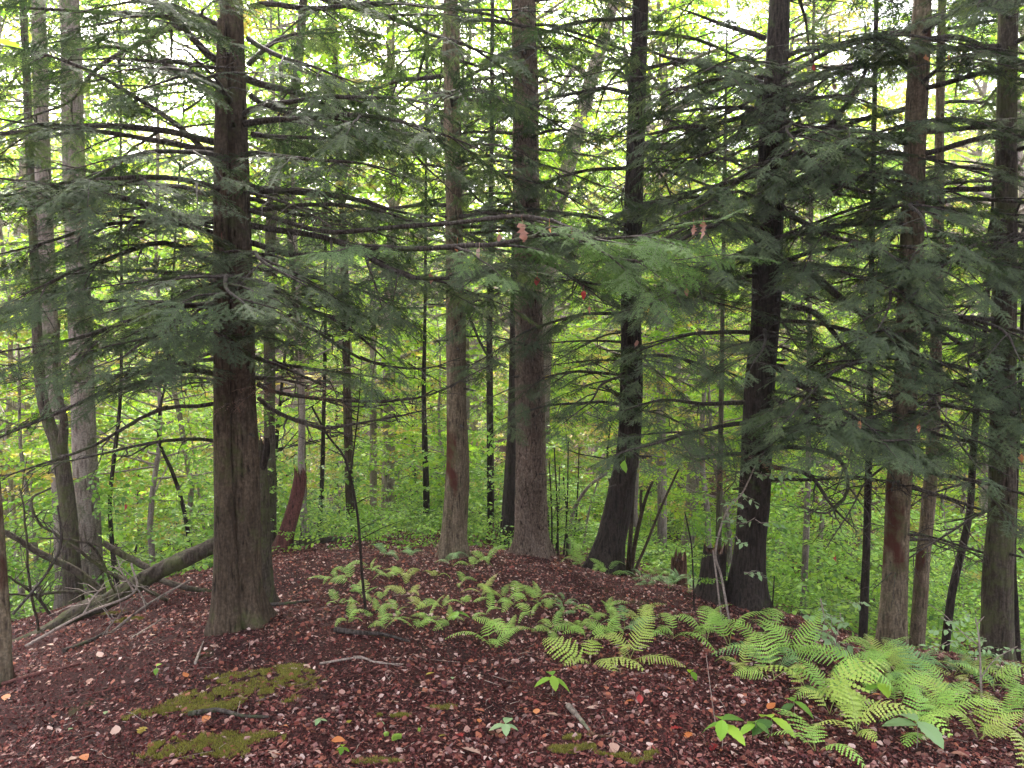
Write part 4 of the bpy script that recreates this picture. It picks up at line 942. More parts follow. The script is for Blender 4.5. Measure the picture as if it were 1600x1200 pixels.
# ================================================================== saplings and thin stems
def sapling(label, stems, leaves=(), mat='bark_dark', cat='sapling', name='sapling', grp=None, lsize=.5, nl=0, top=0.25, group=None, seed=0):
    rr = random.Random(seed)
    base = np.array([*P(*stems[0][0][:3])]); base[2] = h1(base[0], base[1])
    e = empty(name, tuple(base), label, cat, group)
    fol = []
    for k, st in enumerate(stems):
        pts = np.array([P(*s[:3]) for s in st])
        if k == 0 or st[0][1] > stems[0][0][1] - 25: pts[0][2] = h1(pts[0][0], pts[0][1]) - .05
        m = max(10, len(st) * 6); p = smooth_path(pts, m)
        w0, w1 = st[0][3] if len(st[0]) > 3 else 4, st[-1][3] if len(st[-1]) > 3 else 2
        d = st[0][2]; r = np.linspace(w0, w1, m) * .5 * d / F
        mb = MB(); mb.tube(p - base, r, 8)
        tl = np.sum(np.linalg.norm(np.diff(p, axis=0), axis=1))
        for _ in range(nl):
            i = int(m * (top + (1 - top) * rr.random())); i = min(i, m - 1)
            az = rr.uniform(0, 6.28); dd = np.array([math.cos(az), math.sin(az), rr.uniform(.0, .5)]); l_ = rr.uniform(.15, .5) * min(1, tl / 1.5)
            q = np.array([p[i], p[i] + dd * l_ * .5 + UP * .01, p[i] + dd * l_]) - base
            mb.tube(q, [.0035, .0025, .0015], 4, 0, False)
            if grp is not None:
                fol.append((q[2] - dd * .12, norm(dd + UP * -.2), UP + np.array([rr.uniform(-.3, .3), rr.uniform(-.3, .3), 0]), lsize * rr.uniform(.7, 1.1), rr.randrange(grp['n'])))
                fol.append((q[1], norm(np.array([-dd[1], dd[0], 0]) * rr.choice([-1, 1]) + dd * .5), UP, lsize * rr.uniform(.6, .9), rr.randrange(grp['n'])))
        mb.obj('stem', mat, e)
    for (x, y, d, sz) in leaves:
        for _ in range(2):
            az = rr.uniform(0, 6.28)
            fol.append((P(x, y, d) - base, np.array([math.cos(az), math.sin(az), -.15]), UP + np.array([0, -.35, 0]), sz, rr.randrange((grp or G_PALE)['n'])))
    if fol: foliage('leaves', fol, grp or G_PALE, e)
    return e
G_PALE = group_of('pale_twigs', [leafy_twig('pale_twig', 90 + i, L=.22, nleaf=6, ln=.062, wd=.042, mats=('pale_leaf', 'twig_pale'), tilt=.7) for i in range(3)])
G_COOLT = group_of('cool_twigs', [leafy_twig('cool_twig', 95 + i, L=.2, nleaf=7, ln=.07, wd=.05, mats=('cool_leaf', 'twig_pale'), tilt=.5) for i in range(3)])
sapling('thin bare sapling bending left in front of the fern patch', [[(573, 965, 4.9, 5), (566, 900, 4.9, 5), (558, 800, 4.9, 5), (540, 720, 4.9, 4), (512, 680, 4.9, 4), (487, 635, 4.9, 3)],
        [(548, 740, 4.9, 3), (560, 640, 4.9, 2), (565, 560, 4.9, 1)]], nl=5, seed=1)
sapling('curved sapling right of the pine leaning towards the dark hemlock', [[(888, 862, 8.6, 8), (892, 820, 8.6, 7), (900, 790, 8.6, 7), (920, 760, 8.6, 6), (950, 738, 8.6, 4)],
        [(910, 850, 9, 4), (920, 800, 9, 4), (935, 750, 9, 2)]], grp=G_COOL, nl=6, lsize=.35, seed=2, mat='bark_grey')
for k, (xb, xt, yt) in enumerate([(862, 858, 720), (872, 866, 700), (880, 888, 690), (886, 880, 745), (868, 874, 730), (893, 905, 700), (858, 850, 760)]):
    sapling(ORD[(1, 3, 4, 5, 2, 6, 0)[k]] + ' thin upright stem from the pine, in the brush right of its foot', [[(xb, 888 - k, 8 + .15 * k, 3), ((xb + xt) / 2 + 2, 800, 8 + .15 * k, 3), (xt, yt, 8 + .15 * k, 2)]], grp=G_COOL, nl=5, lsize=.3, seed=10 + k, group='thin upright stems right of the pine foot')
sapling('many-stemmed shrub with two thick branching stems right of the sweeping hemlock', [
    [(984, 893, 7.6, 8), (992, 850, 7.6, 8), (1003, 800, 7.6, 7), (1012, 770, 7.6, 6), (1020, 752, 7.6, 4)],
    [(980, 893, 7.65, 8), (985, 840, 7.65, 8), (988, 790, 7.65, 7), (992, 700, 7.7, 6), (990, 620, 7.7, 5)],
    [(984, 893, 7.5, 5), (1010, 850, 7.5, 5), (1030, 800, 7.5, 4), (1050, 755, 7.5, 4), (1062, 730, 7.5, 3)],
    [(1002, 800, 7.6, 5), (1001, 780, 7.6, 5), (1002, 765, 7.6, 4)],
    [(970, 885, 7.8, 4), (975, 820, 7.8, 4), (982, 780, 7.8, 3)]], mat='bark_hemlock', seed=20)
sapling('arching sapling with pale leaves in front of the black stump', [
    [(1142, 952, 5.6, 4), (1128, 905, 5.6, 4), (1118, 862, 5.5, 3), (1135, 800, 5.4, 3), (1160, 770, 5.3, 3), (1180, 728, 5.2, 2)],
    [(1130, 950, 5.5, 3), (1118, 890, 5.5, 3), (1114, 860, 5.5, 2)]],
    leaves=[(1150, 808, 5.35, .8), (1180, 812, 5.3, 1.0), (1158, 772, 5.3, .7), (1190, 740, 5.2, .8), (1150, 840, 5.4, .7), (1163, 892, 5.5, .7), (1148, 780, 5.3, .7), (1210, 738, 5.2, .6)], mat='twig_pale', seed=21)
sapling('slender seedling stem rising past the toothed leaves in the lower right', [[(1128, 1185, 3.2, 2), (1118, 1130, 3.2, 2), (1108, 1060, 3.2, 2), (1103, 1020, 3.2, 1)]], mat='twig_pale', seed=22,
        leaves=[(1115, 1150, 3.2, .5)])
sapling('wiry pale shrub with small pale leaves over the blue-green ferns', [
    [(1536, 1112, 3.8, 4), (1532, 1050, 3.8, 4), (1530, 1000, 3.8, 3), (1524, 965, 3.8, 2)],
    [(1531, 1010, 3.8, 2), (1500, 985, 3.8, 2), (1475, 960, 3.8, 1), (1452, 945, 3.8, 1)],
    [(1532, 1060, 3.8, 2), (1555, 1030, 3.8, 2), (1590, 1010, 3.8, 1)],
    [(1527, 975, 3.8, 2), (1538, 963, 3.8, 1)]],
    leaves=[(1470, 965, 3.8, .5), (1500, 985, 3.8, .5), (1540, 1000, 3.8, .5), (1590, 1012, 3.8, .6), (1480, 1005, 3.8, .6), (1550, 1012, 3.8, .4), (1515, 960, 3.8, .4), (1560, 1030, 3.8, .5)], mat='twig_pale', seed=23)
sapling('small yellow-green shrub at the edge of the red slope', [[(1290, 1010, 4.9, 3), (1288, 970, 4.9, 2), (1282, 935, 4.9, 2)], [(1300, 1010, 4.9, 2), (1312, 970, 4.9, 2)]],
        leaves=[(1285, 950, 4.9, .8), (1300, 970, 4.9, .9), (1270, 975, 4.9, .9), (1312, 960, 4.9, .8), (1325, 940, 4.9, .6), (1290, 1000, 4.9, .9), (1312, 1005, 4.9, .8)], mat='twig_pale', seed=24)
sapling('thin black sapling in front of the rotten stump', [[(1085, 952, 5.9, 3), (1083, 900, 5.9, 3), (1080, 850, 5.9, 3), (1070, 800, 5.9, 2)]], mat='bark_dark', seed=25, grp=G_COOL, nl=3, lsize=.25)
sapling('dark bare sapling behind the pale wiry shrub', [[(1205, 962, 5.8, 3), (1208, 930, 5.8, 3), (1210, 900, 5.8, 2)]], mat='bark_dark', seed=26)

# ================================================================== ferns
def frond_mesh(name, seed, L=.45, wmax=.098, npin=17, arch=.30, mats=('fern_leaf', 'fern_stem'), stipe=.16, pw=.0165, lob=8):
    Q = np.random.RandomState(seed); mb = MB()
    ts = np.linspace(0, 1, 14)
    curve = lambda t: np.array([.02 * math.sin(t * 3 + seed), L * (t - .10 * t * t), L * (arch * 1.6 * t - arch * 1.75 * t * t)])
    pts = np.array([curve(t) for t in ts]); mb.tube(pts, np.linspace(.0022, .0006, 14), 4, 1, False)
    for i in range(npin):
        t = stipe + (1 - stipe) * (i + .5) / npin; u = (i + .5) / npin
        prof = (min(1, .55 + u * 2.2)) * (1 - u) ** .62 + .03
        p = curve(t); tan = norm(curve(t + .01) - curve(t - .01)); side = norm(np.cross(tan, UP)); nrm = np.cross(side, tan)
        for s in (-1, 1):
            ln = wmax * prof * Q.uniform(.9, 1.1); ang = math.radians(74 - 22 * u + Q.uniform(-5, 5))
            d = norm(side * s * math.sin(ang) + tan * math.cos(ang) + nrm * Q.uniform(-.12, .05))
            acr = norm(np.cross(nrm, d)); n = max(3, int(lob * prof + 1)); vs = []; fs = []
            wv = pw * (.6 + .4 * prof)
            for k in range(n):
                a = k / n; b = (k + 1) / n
                wa = wv * .5 * (1 - a) ** .45
                c0 = p + d * ln * a - nrm * .25 * ln * a * a; c1 = p + d * ln * b - nrm * .25 * ln * b * b
                cm = c0 + (c1 - c0) * .72
                o = len(vs)
                vs += [c0, c1, cm + acr * wa, c0 + (c1 - c0) * .2 + acr * wa * .8, cm - acr * wa, c0 + (c1 - c0) * .2 - acr * wa * .8]
                fs += [(o, o + 1, o + 2, o + 3), (o, o + 5, o + 4, o + 1)]
            mb.add(vs, fs, 0, Q.uniform(0, .12))
    return mb.mesh(name, mats, False)
mfs, t_, out_ = newmat('fern_stem'); pr_ = t_.nodes.new('ShaderNodeBsdfPrincipled'); pr_.inputs['Base Color'].default_value = (.22, .25, .06, 1); t_.links.new(pr_.outputs[0], out_.inputs[0]); MATS['fern_stem'] = mfs
FR = {c: [frond_mesh('frond', 100 + i, arch=a, mats=(m, 'fern_stem')) for i, a in enumerate((.32, .48, .64, .82))] for c, m in (('g', 'fern_leaf'), ('b', 'fern_blue'), ('y', 'fern_yellow'))}
FW = {c: [frond_mesh('frond', 110 + i, arch=a, mats=(m, 'fern_stem'), wmax=.125, npin=12, pw=.027, lob=6) for i, a in enumerate((.35, .6))] for c, m in (('g', 'fern_leaf'), ('y', 'fern_yellow'), ('b', 'fern_blue'))}
ROWS = {1: [''], 2: ['back row', 'front row'], 3: ['back row', 'middle row', 'front row'], 4: ['back row', 'second row', 'third row', 'front row']}
def label_rows(items, nrows, what, where):
    '''items: (object, x, depth); farthest row first; each label tells the place in its row'''
    items = sorted(items, key=lambda a: -a[2]); per = -(-len(items) // nrows)
    for r in range(nrows):
        for q, a in enumerate(sorted(items[r * per:(r + 1) * per], key=lambda a: a[1] / a[2])):
            row = ROWS[nrows][r]
            a[0]['label'] = f'{what}, {ORD[q]} from the left' + (f' in the {row}' if row else '') + f' {where}'
def fern(px, py, size, n, label, col='g', group=None, wide=False, azs=None, seed=0, pos=None):
    rr = random.Random(seed * 7 + int(px)); g = on_ground(px, py) if pos is None else pos
    e = empty('fern', tuple(g - UP * .01), label, 'fern', group)
    a0 = rr.uniform(0, 6.28); n = max(3, n - 1 - 2 * (n > 6))
    for k in range(n):
        az = (a0 + k * 2.399 + rr.uniform(-.3, .3)) if azs is None else azs[k % len(azs)] + rr.uniform(-.2, .2)
        m = rr.choice((FW if wide else FR)[col])
        o = bpy.data.objects.new('frond', m); COL.objects.link(o); o.parent = e
        o.rotation_euler = (rr.uniform(.05, .95) ** 1.2, rr.uniform(-.5, .5), -az)
        s = size / .45 * rr.uniform(.6, 1.2); o.scale = (s * rr.uniform(.85, 1.1), s, s)
    return e
FERNS = [
    (770, 1012, .36, 7, 'g', 0, 'bright green fern standing alone right of the dark wavy stick'),
    (790, 1000, .32, 5, 'g', 0, 'lighter fern growing just behind the lone bright green one'),
    (925, 1040, .36, 6, 'y', 1, 'yellow-green fern with broad leaflets, above the small green seedling'),
    (985, 1035, .36, 6, 'y', 0, 'yellowing fern right of the broad-leafleted one'),
    (1003, 985, .40, 6, 'y', 0, 'tall fern with one upright frond at the near edge of the big fern bed'),
    (1050, 1000, .42, 7, 'g', 0, 'arching green fern in the big bed below the rotten stump'),
    (1100, 1000, .42, 7, 'g', 0, 'green fern in the bed directly before the black stump'),
    (1140, 1010, .42, 7, 'g', 0, 'full fern below the arching pale-leaved sapling'),
    (1190, 1015, .44, 8, 'g', 0, 'large fern spreading below the foot of the hemlock with curving limbs'),
    (1235, 1030, .40, 7, 'g', 0, 'fern on the slope edge right of the large spreading one'),
    (1205, 1065, .40, 7, 'g', 0, 'pale green fern low in the bed above bare litter'),
    (1160, 1050, .30, 5, 'y', 0, 'small yellowish fern tucked under the bed front'),
    (1262, 1085, .38, 7, 'y', 1, 'bright fern with drooping broad fronds at the lower bed edge'),
    (1300, 1120, .38, 7, 'y', 1, 'brightest broad-leafleted fern in the lower right litter'),
    (1340, 1150, .34, 6, 'y', 1, 'bright drooping fern lying toward the lower right corner'),
    (1275, 1175, .28, 5, 'g', 1, 'low fern at the very bottom beside fallen pale leaves'),
    (1320, 1050, .36, 7, 'g', 0, 'feathery fern left of the patchy-barked trunk foot'),
    (1352, 1075, .36, 7, 'g', 0, 'feathery fern in front of the patchy-barked trunk'),
    (1395, 1060, .38, 8, 'g', 0, 'fern hiding the foot of the patchy-barked trunk'),
    (1420, 1040, .36, 7, 'y', 0, 'light fern fan right of the patchy-barked trunk foot'),
    (1440, 1080, .40, 8, 'b', 0, 'blue-green fern amid lighter ones beneath the broad trunk'),
    (1490, 1055, .40, 8, 'b', 0, 'dark blue-green fern by the wiry pale shrub'),
    (1470, 1100, .38, 8, 'g', 0, 'dense fern before the blue-green pair'),
    (1400, 1110, .34, 7, 'g', 0, 'fern with a single large toothed leaf plant beside it'),
    (1500, 1120, .36, 7, 'y', 0, 'pale fern at the lower right below the wiry shrub'),
    (1575, 1150, .36, 7, 'g', 0, 'fern low at the right edge over bare litter'),
    (1530, 1160, .34, 6, 'y', 0, 'yellow-tinged fern near the lower right corner'),
    (1480, 1135, .36, 7, 'g', 0, 'fern behind the plant with one hanging toothed leaf'),
    (1555, 1080, .40, 7, 'g', 0, 'long-fronded fern under the broad mossy trunk'),
    (1595, 1110, .38, 7, 'g', 0, 'fern cut by the right frame edge'),
    (1440, 1150, .30, 6, 'g', 1, 'wide-leafleted fern beside the toothed-leaf plant'),
    (1530, 1060, .34, 6, 'b', 0, 'bluish fern behind the wiry shrub'),
]
for k, (x, y, s, n, c, wd, lab) in enumerate(FERNS):
    fern(x, y, s, n, lab, c, 'bright ferns of the right-hand bed', bool(wd), seed=k)
small = [(600, 940), (640, 930), (660, 955), (620, 962), (690, 950), (735, 945), (760, 962), (680, 905), (550, 915), (530, 945), (580, 892), (610, 905), (650, 985), (600, 985), (545, 975),
         (720, 915), (700, 975), (670, 970), (635, 900), (565, 935), (755, 930), (520, 905), (585, 960)]
for k, (x, y) in enumerate(small):
    if k == 0: row_ = []
    row_.append(0); row_[-1] = fern(x, y, R.uniform(.16, .26), R.randint(4, 6), 'small fern in the loose patch around the thin bending sapling', R.choice('gggy'), 'small ferns around the bending sapling', False, seed=60 + k)
rl = lambda L_: [(o_, o_.location.x, o_.location.y) for o_ in L_]
label_rows(rl(row_), 3, 'small fern', 'around the thin bending sapling')
small2 = [(850, 955), (880, 962), (905, 985), (930, 972), (955, 965), (880, 942), (830, 970), (915, 1000), (865, 990), (840, 940), (975, 985), (948, 1000), (800, 945), (780, 935)]
for k, (x, y) in enumerate(small2):
    if k == 0: row_ = []
    row_.append(0); row_[-1] = fern(x, y, R.uniform(.18, .28), R.randint(4, 6), 'small dull green fern between the pine and the yellow-green fern', R.choice('ggb'), 'small dull ferns below the pine', False, seed=90 + k)
label_rows(rl(row_), 2, 'small dull fern', 'below the pine')
small3 = [(932, 893), (950, 898), (908, 885), (1000, 905), (1055, 915), (1080, 912), (1095, 925), (1010, 915), (705, 884), (738, 888), (600, 872), (642, 868), (760, 880), (900, 880), (1045, 920), (1030, 905), (1020, 900)]
for k, (x, y) in enumerate(small3):
    if k == 0: row_ = []
    row_.append(0); row_[-1] = fern(x, y, R.uniform(.22, .34), R.randint(4, 6), 'small shaded fern along the crest by the trunk feet', R.choice('gbb'), 'shaded ferns along the crest', False, seed=120 + k)
label_rows(rl(row_), 1, 'small shaded fern', 'along the crest by the trunk feet')
for k in range(12):
    x, y = R.uniform(1200, 1600), 0
    y = 985 + (x - 1010) * .13 + R.uniform(-5, 100)
    if k == 0: row_ = []
    row_.append(0); row_[-1] = fern(x, y, R.uniform(.24, .36), R.randint(5, 7), 'fern filling the crowded middle of the right-hand bed', R.choice('ggyb'), 'ferns filling the right-hand bed', False, seed=150 + k)
label_rows(rl(row_), 1, 'half-hidden filler fern', 'within the crowded right-hand bed')

# ================================================================== seedlings with big leaves
def seedling(px, py, leaves, label, mat='cool_leaf', kind='toothed', h=.10, seed=0, name='seedling', ll=.09):
    rr = random.Random(seed); g = on_ground(px, py)
    e = empty(name, tuple(g), label, 'seedling')
    mb = MB(); mb.tube(np.array([[0, 0, -.01], [.004, 0, h * .5], [0, 0, h]]), [.002, .0016, .0012], 5); mb.obj('stem', 'twig_pale', e)
    for k in range(leaves):
        ln = ll * rr.uniform(.8, 1.2); v, f = leaf_shape(ln, ln * .62, kind, fold=.15, curl=.4)
        m2 = MB(); v = rotx(v, rr.uniform(-.3, .25)); v = rotz(v, k * 2 * math.pi / leaves + rr.uniform(-.3, .3)); v[:, 2] += h * (1 - .15 * (k % 2)); m2.add(v, f, 0, rr.random() * .4)
        m2.obj('leaf', mat, e, False)
seedling(863, 1090, 4, 'four-leaved green seedling under the broad-leafleted fern', seed=1)
seedling(790, 1155, 4, 'small pale seedling left of the short dark stick', 'pale_leaf', seed=2, ll=.06, h=.05)
seedling(1128, 1172, 5, 'seedling with large toothed blue-green leaves near the bottom', seed=3, ll=.095, h=.12)
seedling(1080, 1062, 2, 'pair of round green leaves below the fern bed', 'green_leaf', seed=4, ll=.07, h=.05)
seedling(1432, 1175, 4, 'plant with one large toothed leaf hanging at the lower right', 'pale_leaf', seed=5, ll=.12, h=.12)
seedling(1375, 1105, 4, 'smooth-leaved seedling tucked between the right-hand ferns', seed=6, ll=.11, h=.12)
seedling(1180, 1155, 3, 'little seedling right of the large toothed one', seed=7, ll=.08, h=.06)
seedling(245, 1062, 2, 'two dull leaves on the slope left of the large moss patch', 'cool_leaf', seed=8, ll=.05, h=.06)
seedling(715, 975, 4, 'green seedling left of the lone bright fern', seed=9, ll=.08, h=.07)
seedling(1205, 1150, 3, 'grey-green broad leaves by the lowest ferns', seed=10, ll=.11, h=.08)
seedling(500, 1135, 4, 'tiny yellow-green sprout below the large moss patch', 'pale_leaf', seed=11, ll=.035, h=.02)
seedling(535, 1180, 4, 'tiny lobed sprout near the bottom litter', 'green_leaf', seed=12, ll=.035, h=.03)
seedling(1240, 1120, 3, 'round-leaved seedling at the foot of the brightest ferns', seed=13, ll=.09, h=.07)

# ================================================================== moss
def moss(name, blobs, n, mat, label, hgt=.012, group=None, lump=.0):
    rr = np.random.RandomState(len(blobs) * 13 + n); cs = [(on_ground(x, y), a, b) for x, y, a, b in blobs]
    base = cs[0][0]; V = []; tint = []
    for g, a, b in cs:
        m = int(n * a * b / sum(a_ * b_ for _, a_, b_ in cs)); th = rr.uniform(0, 6.283, m); q = np.sqrt(rr.uniform(0, 1, m))
        x = g[0] + a * q * np.cos(th); y = g[1] + b * q * np.sin(th)
        keep = (vnoise(x * 11, y * 11) + .9 * vnoise(x * 34, y * 34) + .42 * (1 - q * 1.5)) > 0.02
        x, y, q = x[keep], y[keep], q[keep]
        lm = lump * (1 - q * q) * (1 + .6 * vnoise(x * 60, y * 60))
        z = H(x, y) + lm
        h_ = hgt * rr.uniform(.5, 1.2, len(x)); az = rr.uniform(0, 6.283, len(x)); wd = .0028
        lean = rr.uniform(-.7, .7, (len(x), 2))
        p = np.stack([x, y, z], 1)
        a3 = p + np.stack([np.cos(az) * wd, np.sin(az) * wd, -.003 + 0 * az], 1); b3 = p - np.stack([np.cos(az) * wd, np.sin(az) * wd, .003 + 0 * az], 1)
        t3 = p + np.stack([lean[:, 0] * h_, lean[:, 1] * h_, h_], 1)
        V.append(np.stack([a3, b3, t3], 1).reshape(-1, 3)); tint.append(np.repeat(rr.uniform(0, .9, len(x)), 3))
    V = np.concatenate(V) - base; mb = MB(); mb.add(V, np.arange(len(V)).reshape(-1, 3), 0, np.concatenate(tint))
    o = mb.obj(name, mat, loc=tuple(base), smooth=False); tag(o, label, 'moss', group, 'stuff'); return o
moss('moss', [(400, 1075, .34, .30), (330, 1098, .35, .16), (450, 1055, .18, .18), (260, 1112, .22, .07)], 44000, 'moss_blade', 'large olive moss patch in front of the twin-stemmed hemlock')
moss('moss', [(330, 1165, .30, .10), (260, 1165, .16, .05), (350, 1185, .16, .08)], 22000, 'moss_blade', 'lower moss patch below the mossy dark stick')
moss('moss', [(622, 1160, .045, .018), (655, 1152, .014, .012), (603, 1158, .02, .012)], 4200, 'bright_moss', 'bright lime cushion moss in the bottom litter', lump=.018)
moss('moss', [(625, 1118, .05, .035), (595, 1122, .02, .02)], 2200, 'moss_blade', 'little moss tuft above the lime cushion moss')
moss('moss', [(895, 1170, .10, .04), (900, 1155, .06, .03)], 5000, 'moss_blade', 'moss film by the lower end of the dark stick')
moss('moss', [(985, 1187, .14, .03), (1005, 1195, .10, .03)], 6000, 'moss_blade', 'yellow moss strip at the bottom edge')
moss('moss', [(680, 1105, .10, .03), (590, 1192, .10, .03)], 3600, 'moss_blade', 'thin moss film in the middle of the litter')
moss('moss', [(188, 970, .18, .06), (170, 960, .12, .05)], 5000, 'moss_blade', 'sparse moss under the fallen log')

# ================================================================== leaf litter
def scatter_leaves(n, kind, szlo, szhi, fn, tilt=.45, seed=0, yr=(2.3, 11), xr=(-6.5, 6.5), simple=False, pw=1.6, lift=.003):
    rr = np.random.RandomState(seed)
    y = yr[0] + (yr[1] - yr[0]) * rr.uniform(0, 1, n) ** pw; x = rr.uniform(-1, 1, n) * np.minimum(xr[1], y * 1.05 + .5)
    if fn is not None:
        k = rr.uniform(0, 1, n) < fn(x, y); x, y = x[k], y[k]; n = len(x)
    z = H(x, y)
    e = .05; nx_ = (H(x - e, y) - H(x + e, y)) / (2 * e); ny_ = (H(x, y - e) - H(x, y + e)) / (2 * e)
    sz = szlo + (szhi - szlo) * rr.uniform(0, 1, n) ** 2
    if simple:
        prof = np.array([(-.32, 0), (.28, .1), (.35, .8), (-.1, 1.0)]); quads = np.array([[0, 1, 2, 3]]); zz = np.array([0, .08, .0, .1])
    else:
        prof = np.array([(0, 0), (.30, .28), (.34, .58), (0, 1.0), (-.33, .6), (-.28, .3)]); quads = np.array([[0, 1, 2, 3], [0, 3, 4, 5]]); zz = np.array([0, .12, .16, -.08, .15, .1])
    th = rr.uniform(0, 6.283, n); tx = rr.normal(0, tilt, n) ; ty = rr.normal(0, tilt, n); cu = rr.uniform(-1.2, 1.5, n)
    N3 = np.stack([nx_ + tx, ny_ + ty, np.ones(n)], 1); N3 /= np.linalg.norm(N3, axis=1)[:, None]
    A = np.stack([np.cos(th), np.sin(th), 0 * th], 1); A -= N3 * (A * N3).sum(1)[:, None]; A /= np.linalg.norm(A, axis=1)[:, None]; Bv = np.cross(N3, A)
    asp = rr.uniform(.6, 1.5, n)
    pv = (prof[None, :, 0] * asp[:, None])[..., None] * A[:, None] + (prof[None, :, 1] - .5)[..., None] * Bv[:, None] + (zz[None] * cu[:, None])[..., None] * N3[:, None]
    V = np.stack([x, y, z + lift + sz * .12], 1)[:, None] + pv * sz[:, None, None]
    q = (np.arange(n)[:, None, None] * len(prof) + quads[None]).reshape(-1, 4)
    return V.reshape(-1, 3), q, np.repeat(rr.uniform(0, 1, n), len(prof))
def dens_r(x, y): return np.clip(.62 + .2 * x + .9 * np.maximum(vnoise(x * 2.3, y * 2.3) + .15, 0) + .1 * (y > 4.5), .12, 1)
mb = MB(); v, q, t_ = scatter_leaves(84000, 'leaf', .009, .036, dens_r, seed=3); mb.add(v, q, 0, t_)
v, q, t_ = scatter_leaves(60000, 'leaf', .012, .038, lambda x, y: np.clip((y - 3.4) / 3, 0, 1), seed=31, yr=(3.4, 11), xr=(-7, 7), pw=1.0, tilt=.5); mb.add(v, q, 0, t_)
tag(mb.obj('leaf_litter', 'litter_leaf', smooth=False), 'layer of small dead leaves in browns, reds and dusty pinks', 'leaf litter', kind='stuff')
mb = MB(); v, q, t_ = scatter_leaves(330000, 'crumb', .005, .018, None, tilt=.7, seed=4, simple=True, yr=(2.3, 10.5), pw=1.6); mb.add(v, q, 0, t_)
tag(mb.obj('needle_litter', 'crumb', smooth=False), 'carpet of fallen needles and bark crumbs', 'needle litter', kind='stuff')
mb = MB(); v, q, t_ = scatter_leaves(26000, 'leaf', .03, .08, None, seed=5, yr=(9, 26), xr=(-14, 14), pw=1); mb.add(v, q, 0, t_)
tag(mb.obj('slope_litter', 'litter_leaf', smooth=False), 'dead leaves covering the slopes past the crest', 'leaf litter', kind='stuff')
mb = MB(); rr = np.random.RandomState(8)
for k in range(900):
    y = 2.4 + 6 * rr.uniform() ** 1.5; x = rr.uniform(-1, 1) * (y * .72 + .2); az = rr.uniform(0, 6.28); ln = rr.uniform(.03, .22)
    p = np.array([[x + math.cos(az) * ln * (u - .5) + rr.normal(0, .004), y + math.sin(az) * ln * (u - .5) + rr.normal(0, .004), 0] for u in (0, .33, .66, 1)])
    p[:, 2] = H(p[:, 0], p[:, 1]) + rr.uniform(.002, .014); mb.tube(p, np.linspace(.0018, .0007, 4) * rr.uniform(.6, 1.5), 3, int(rr.uniform() < .35), False)
tag(mb.obj('twig_litter', ['bark_red', 'twig_pale'], smooth=False), 'fine broken twigs scattered in the litter', 'twig litter', kind='stuff')

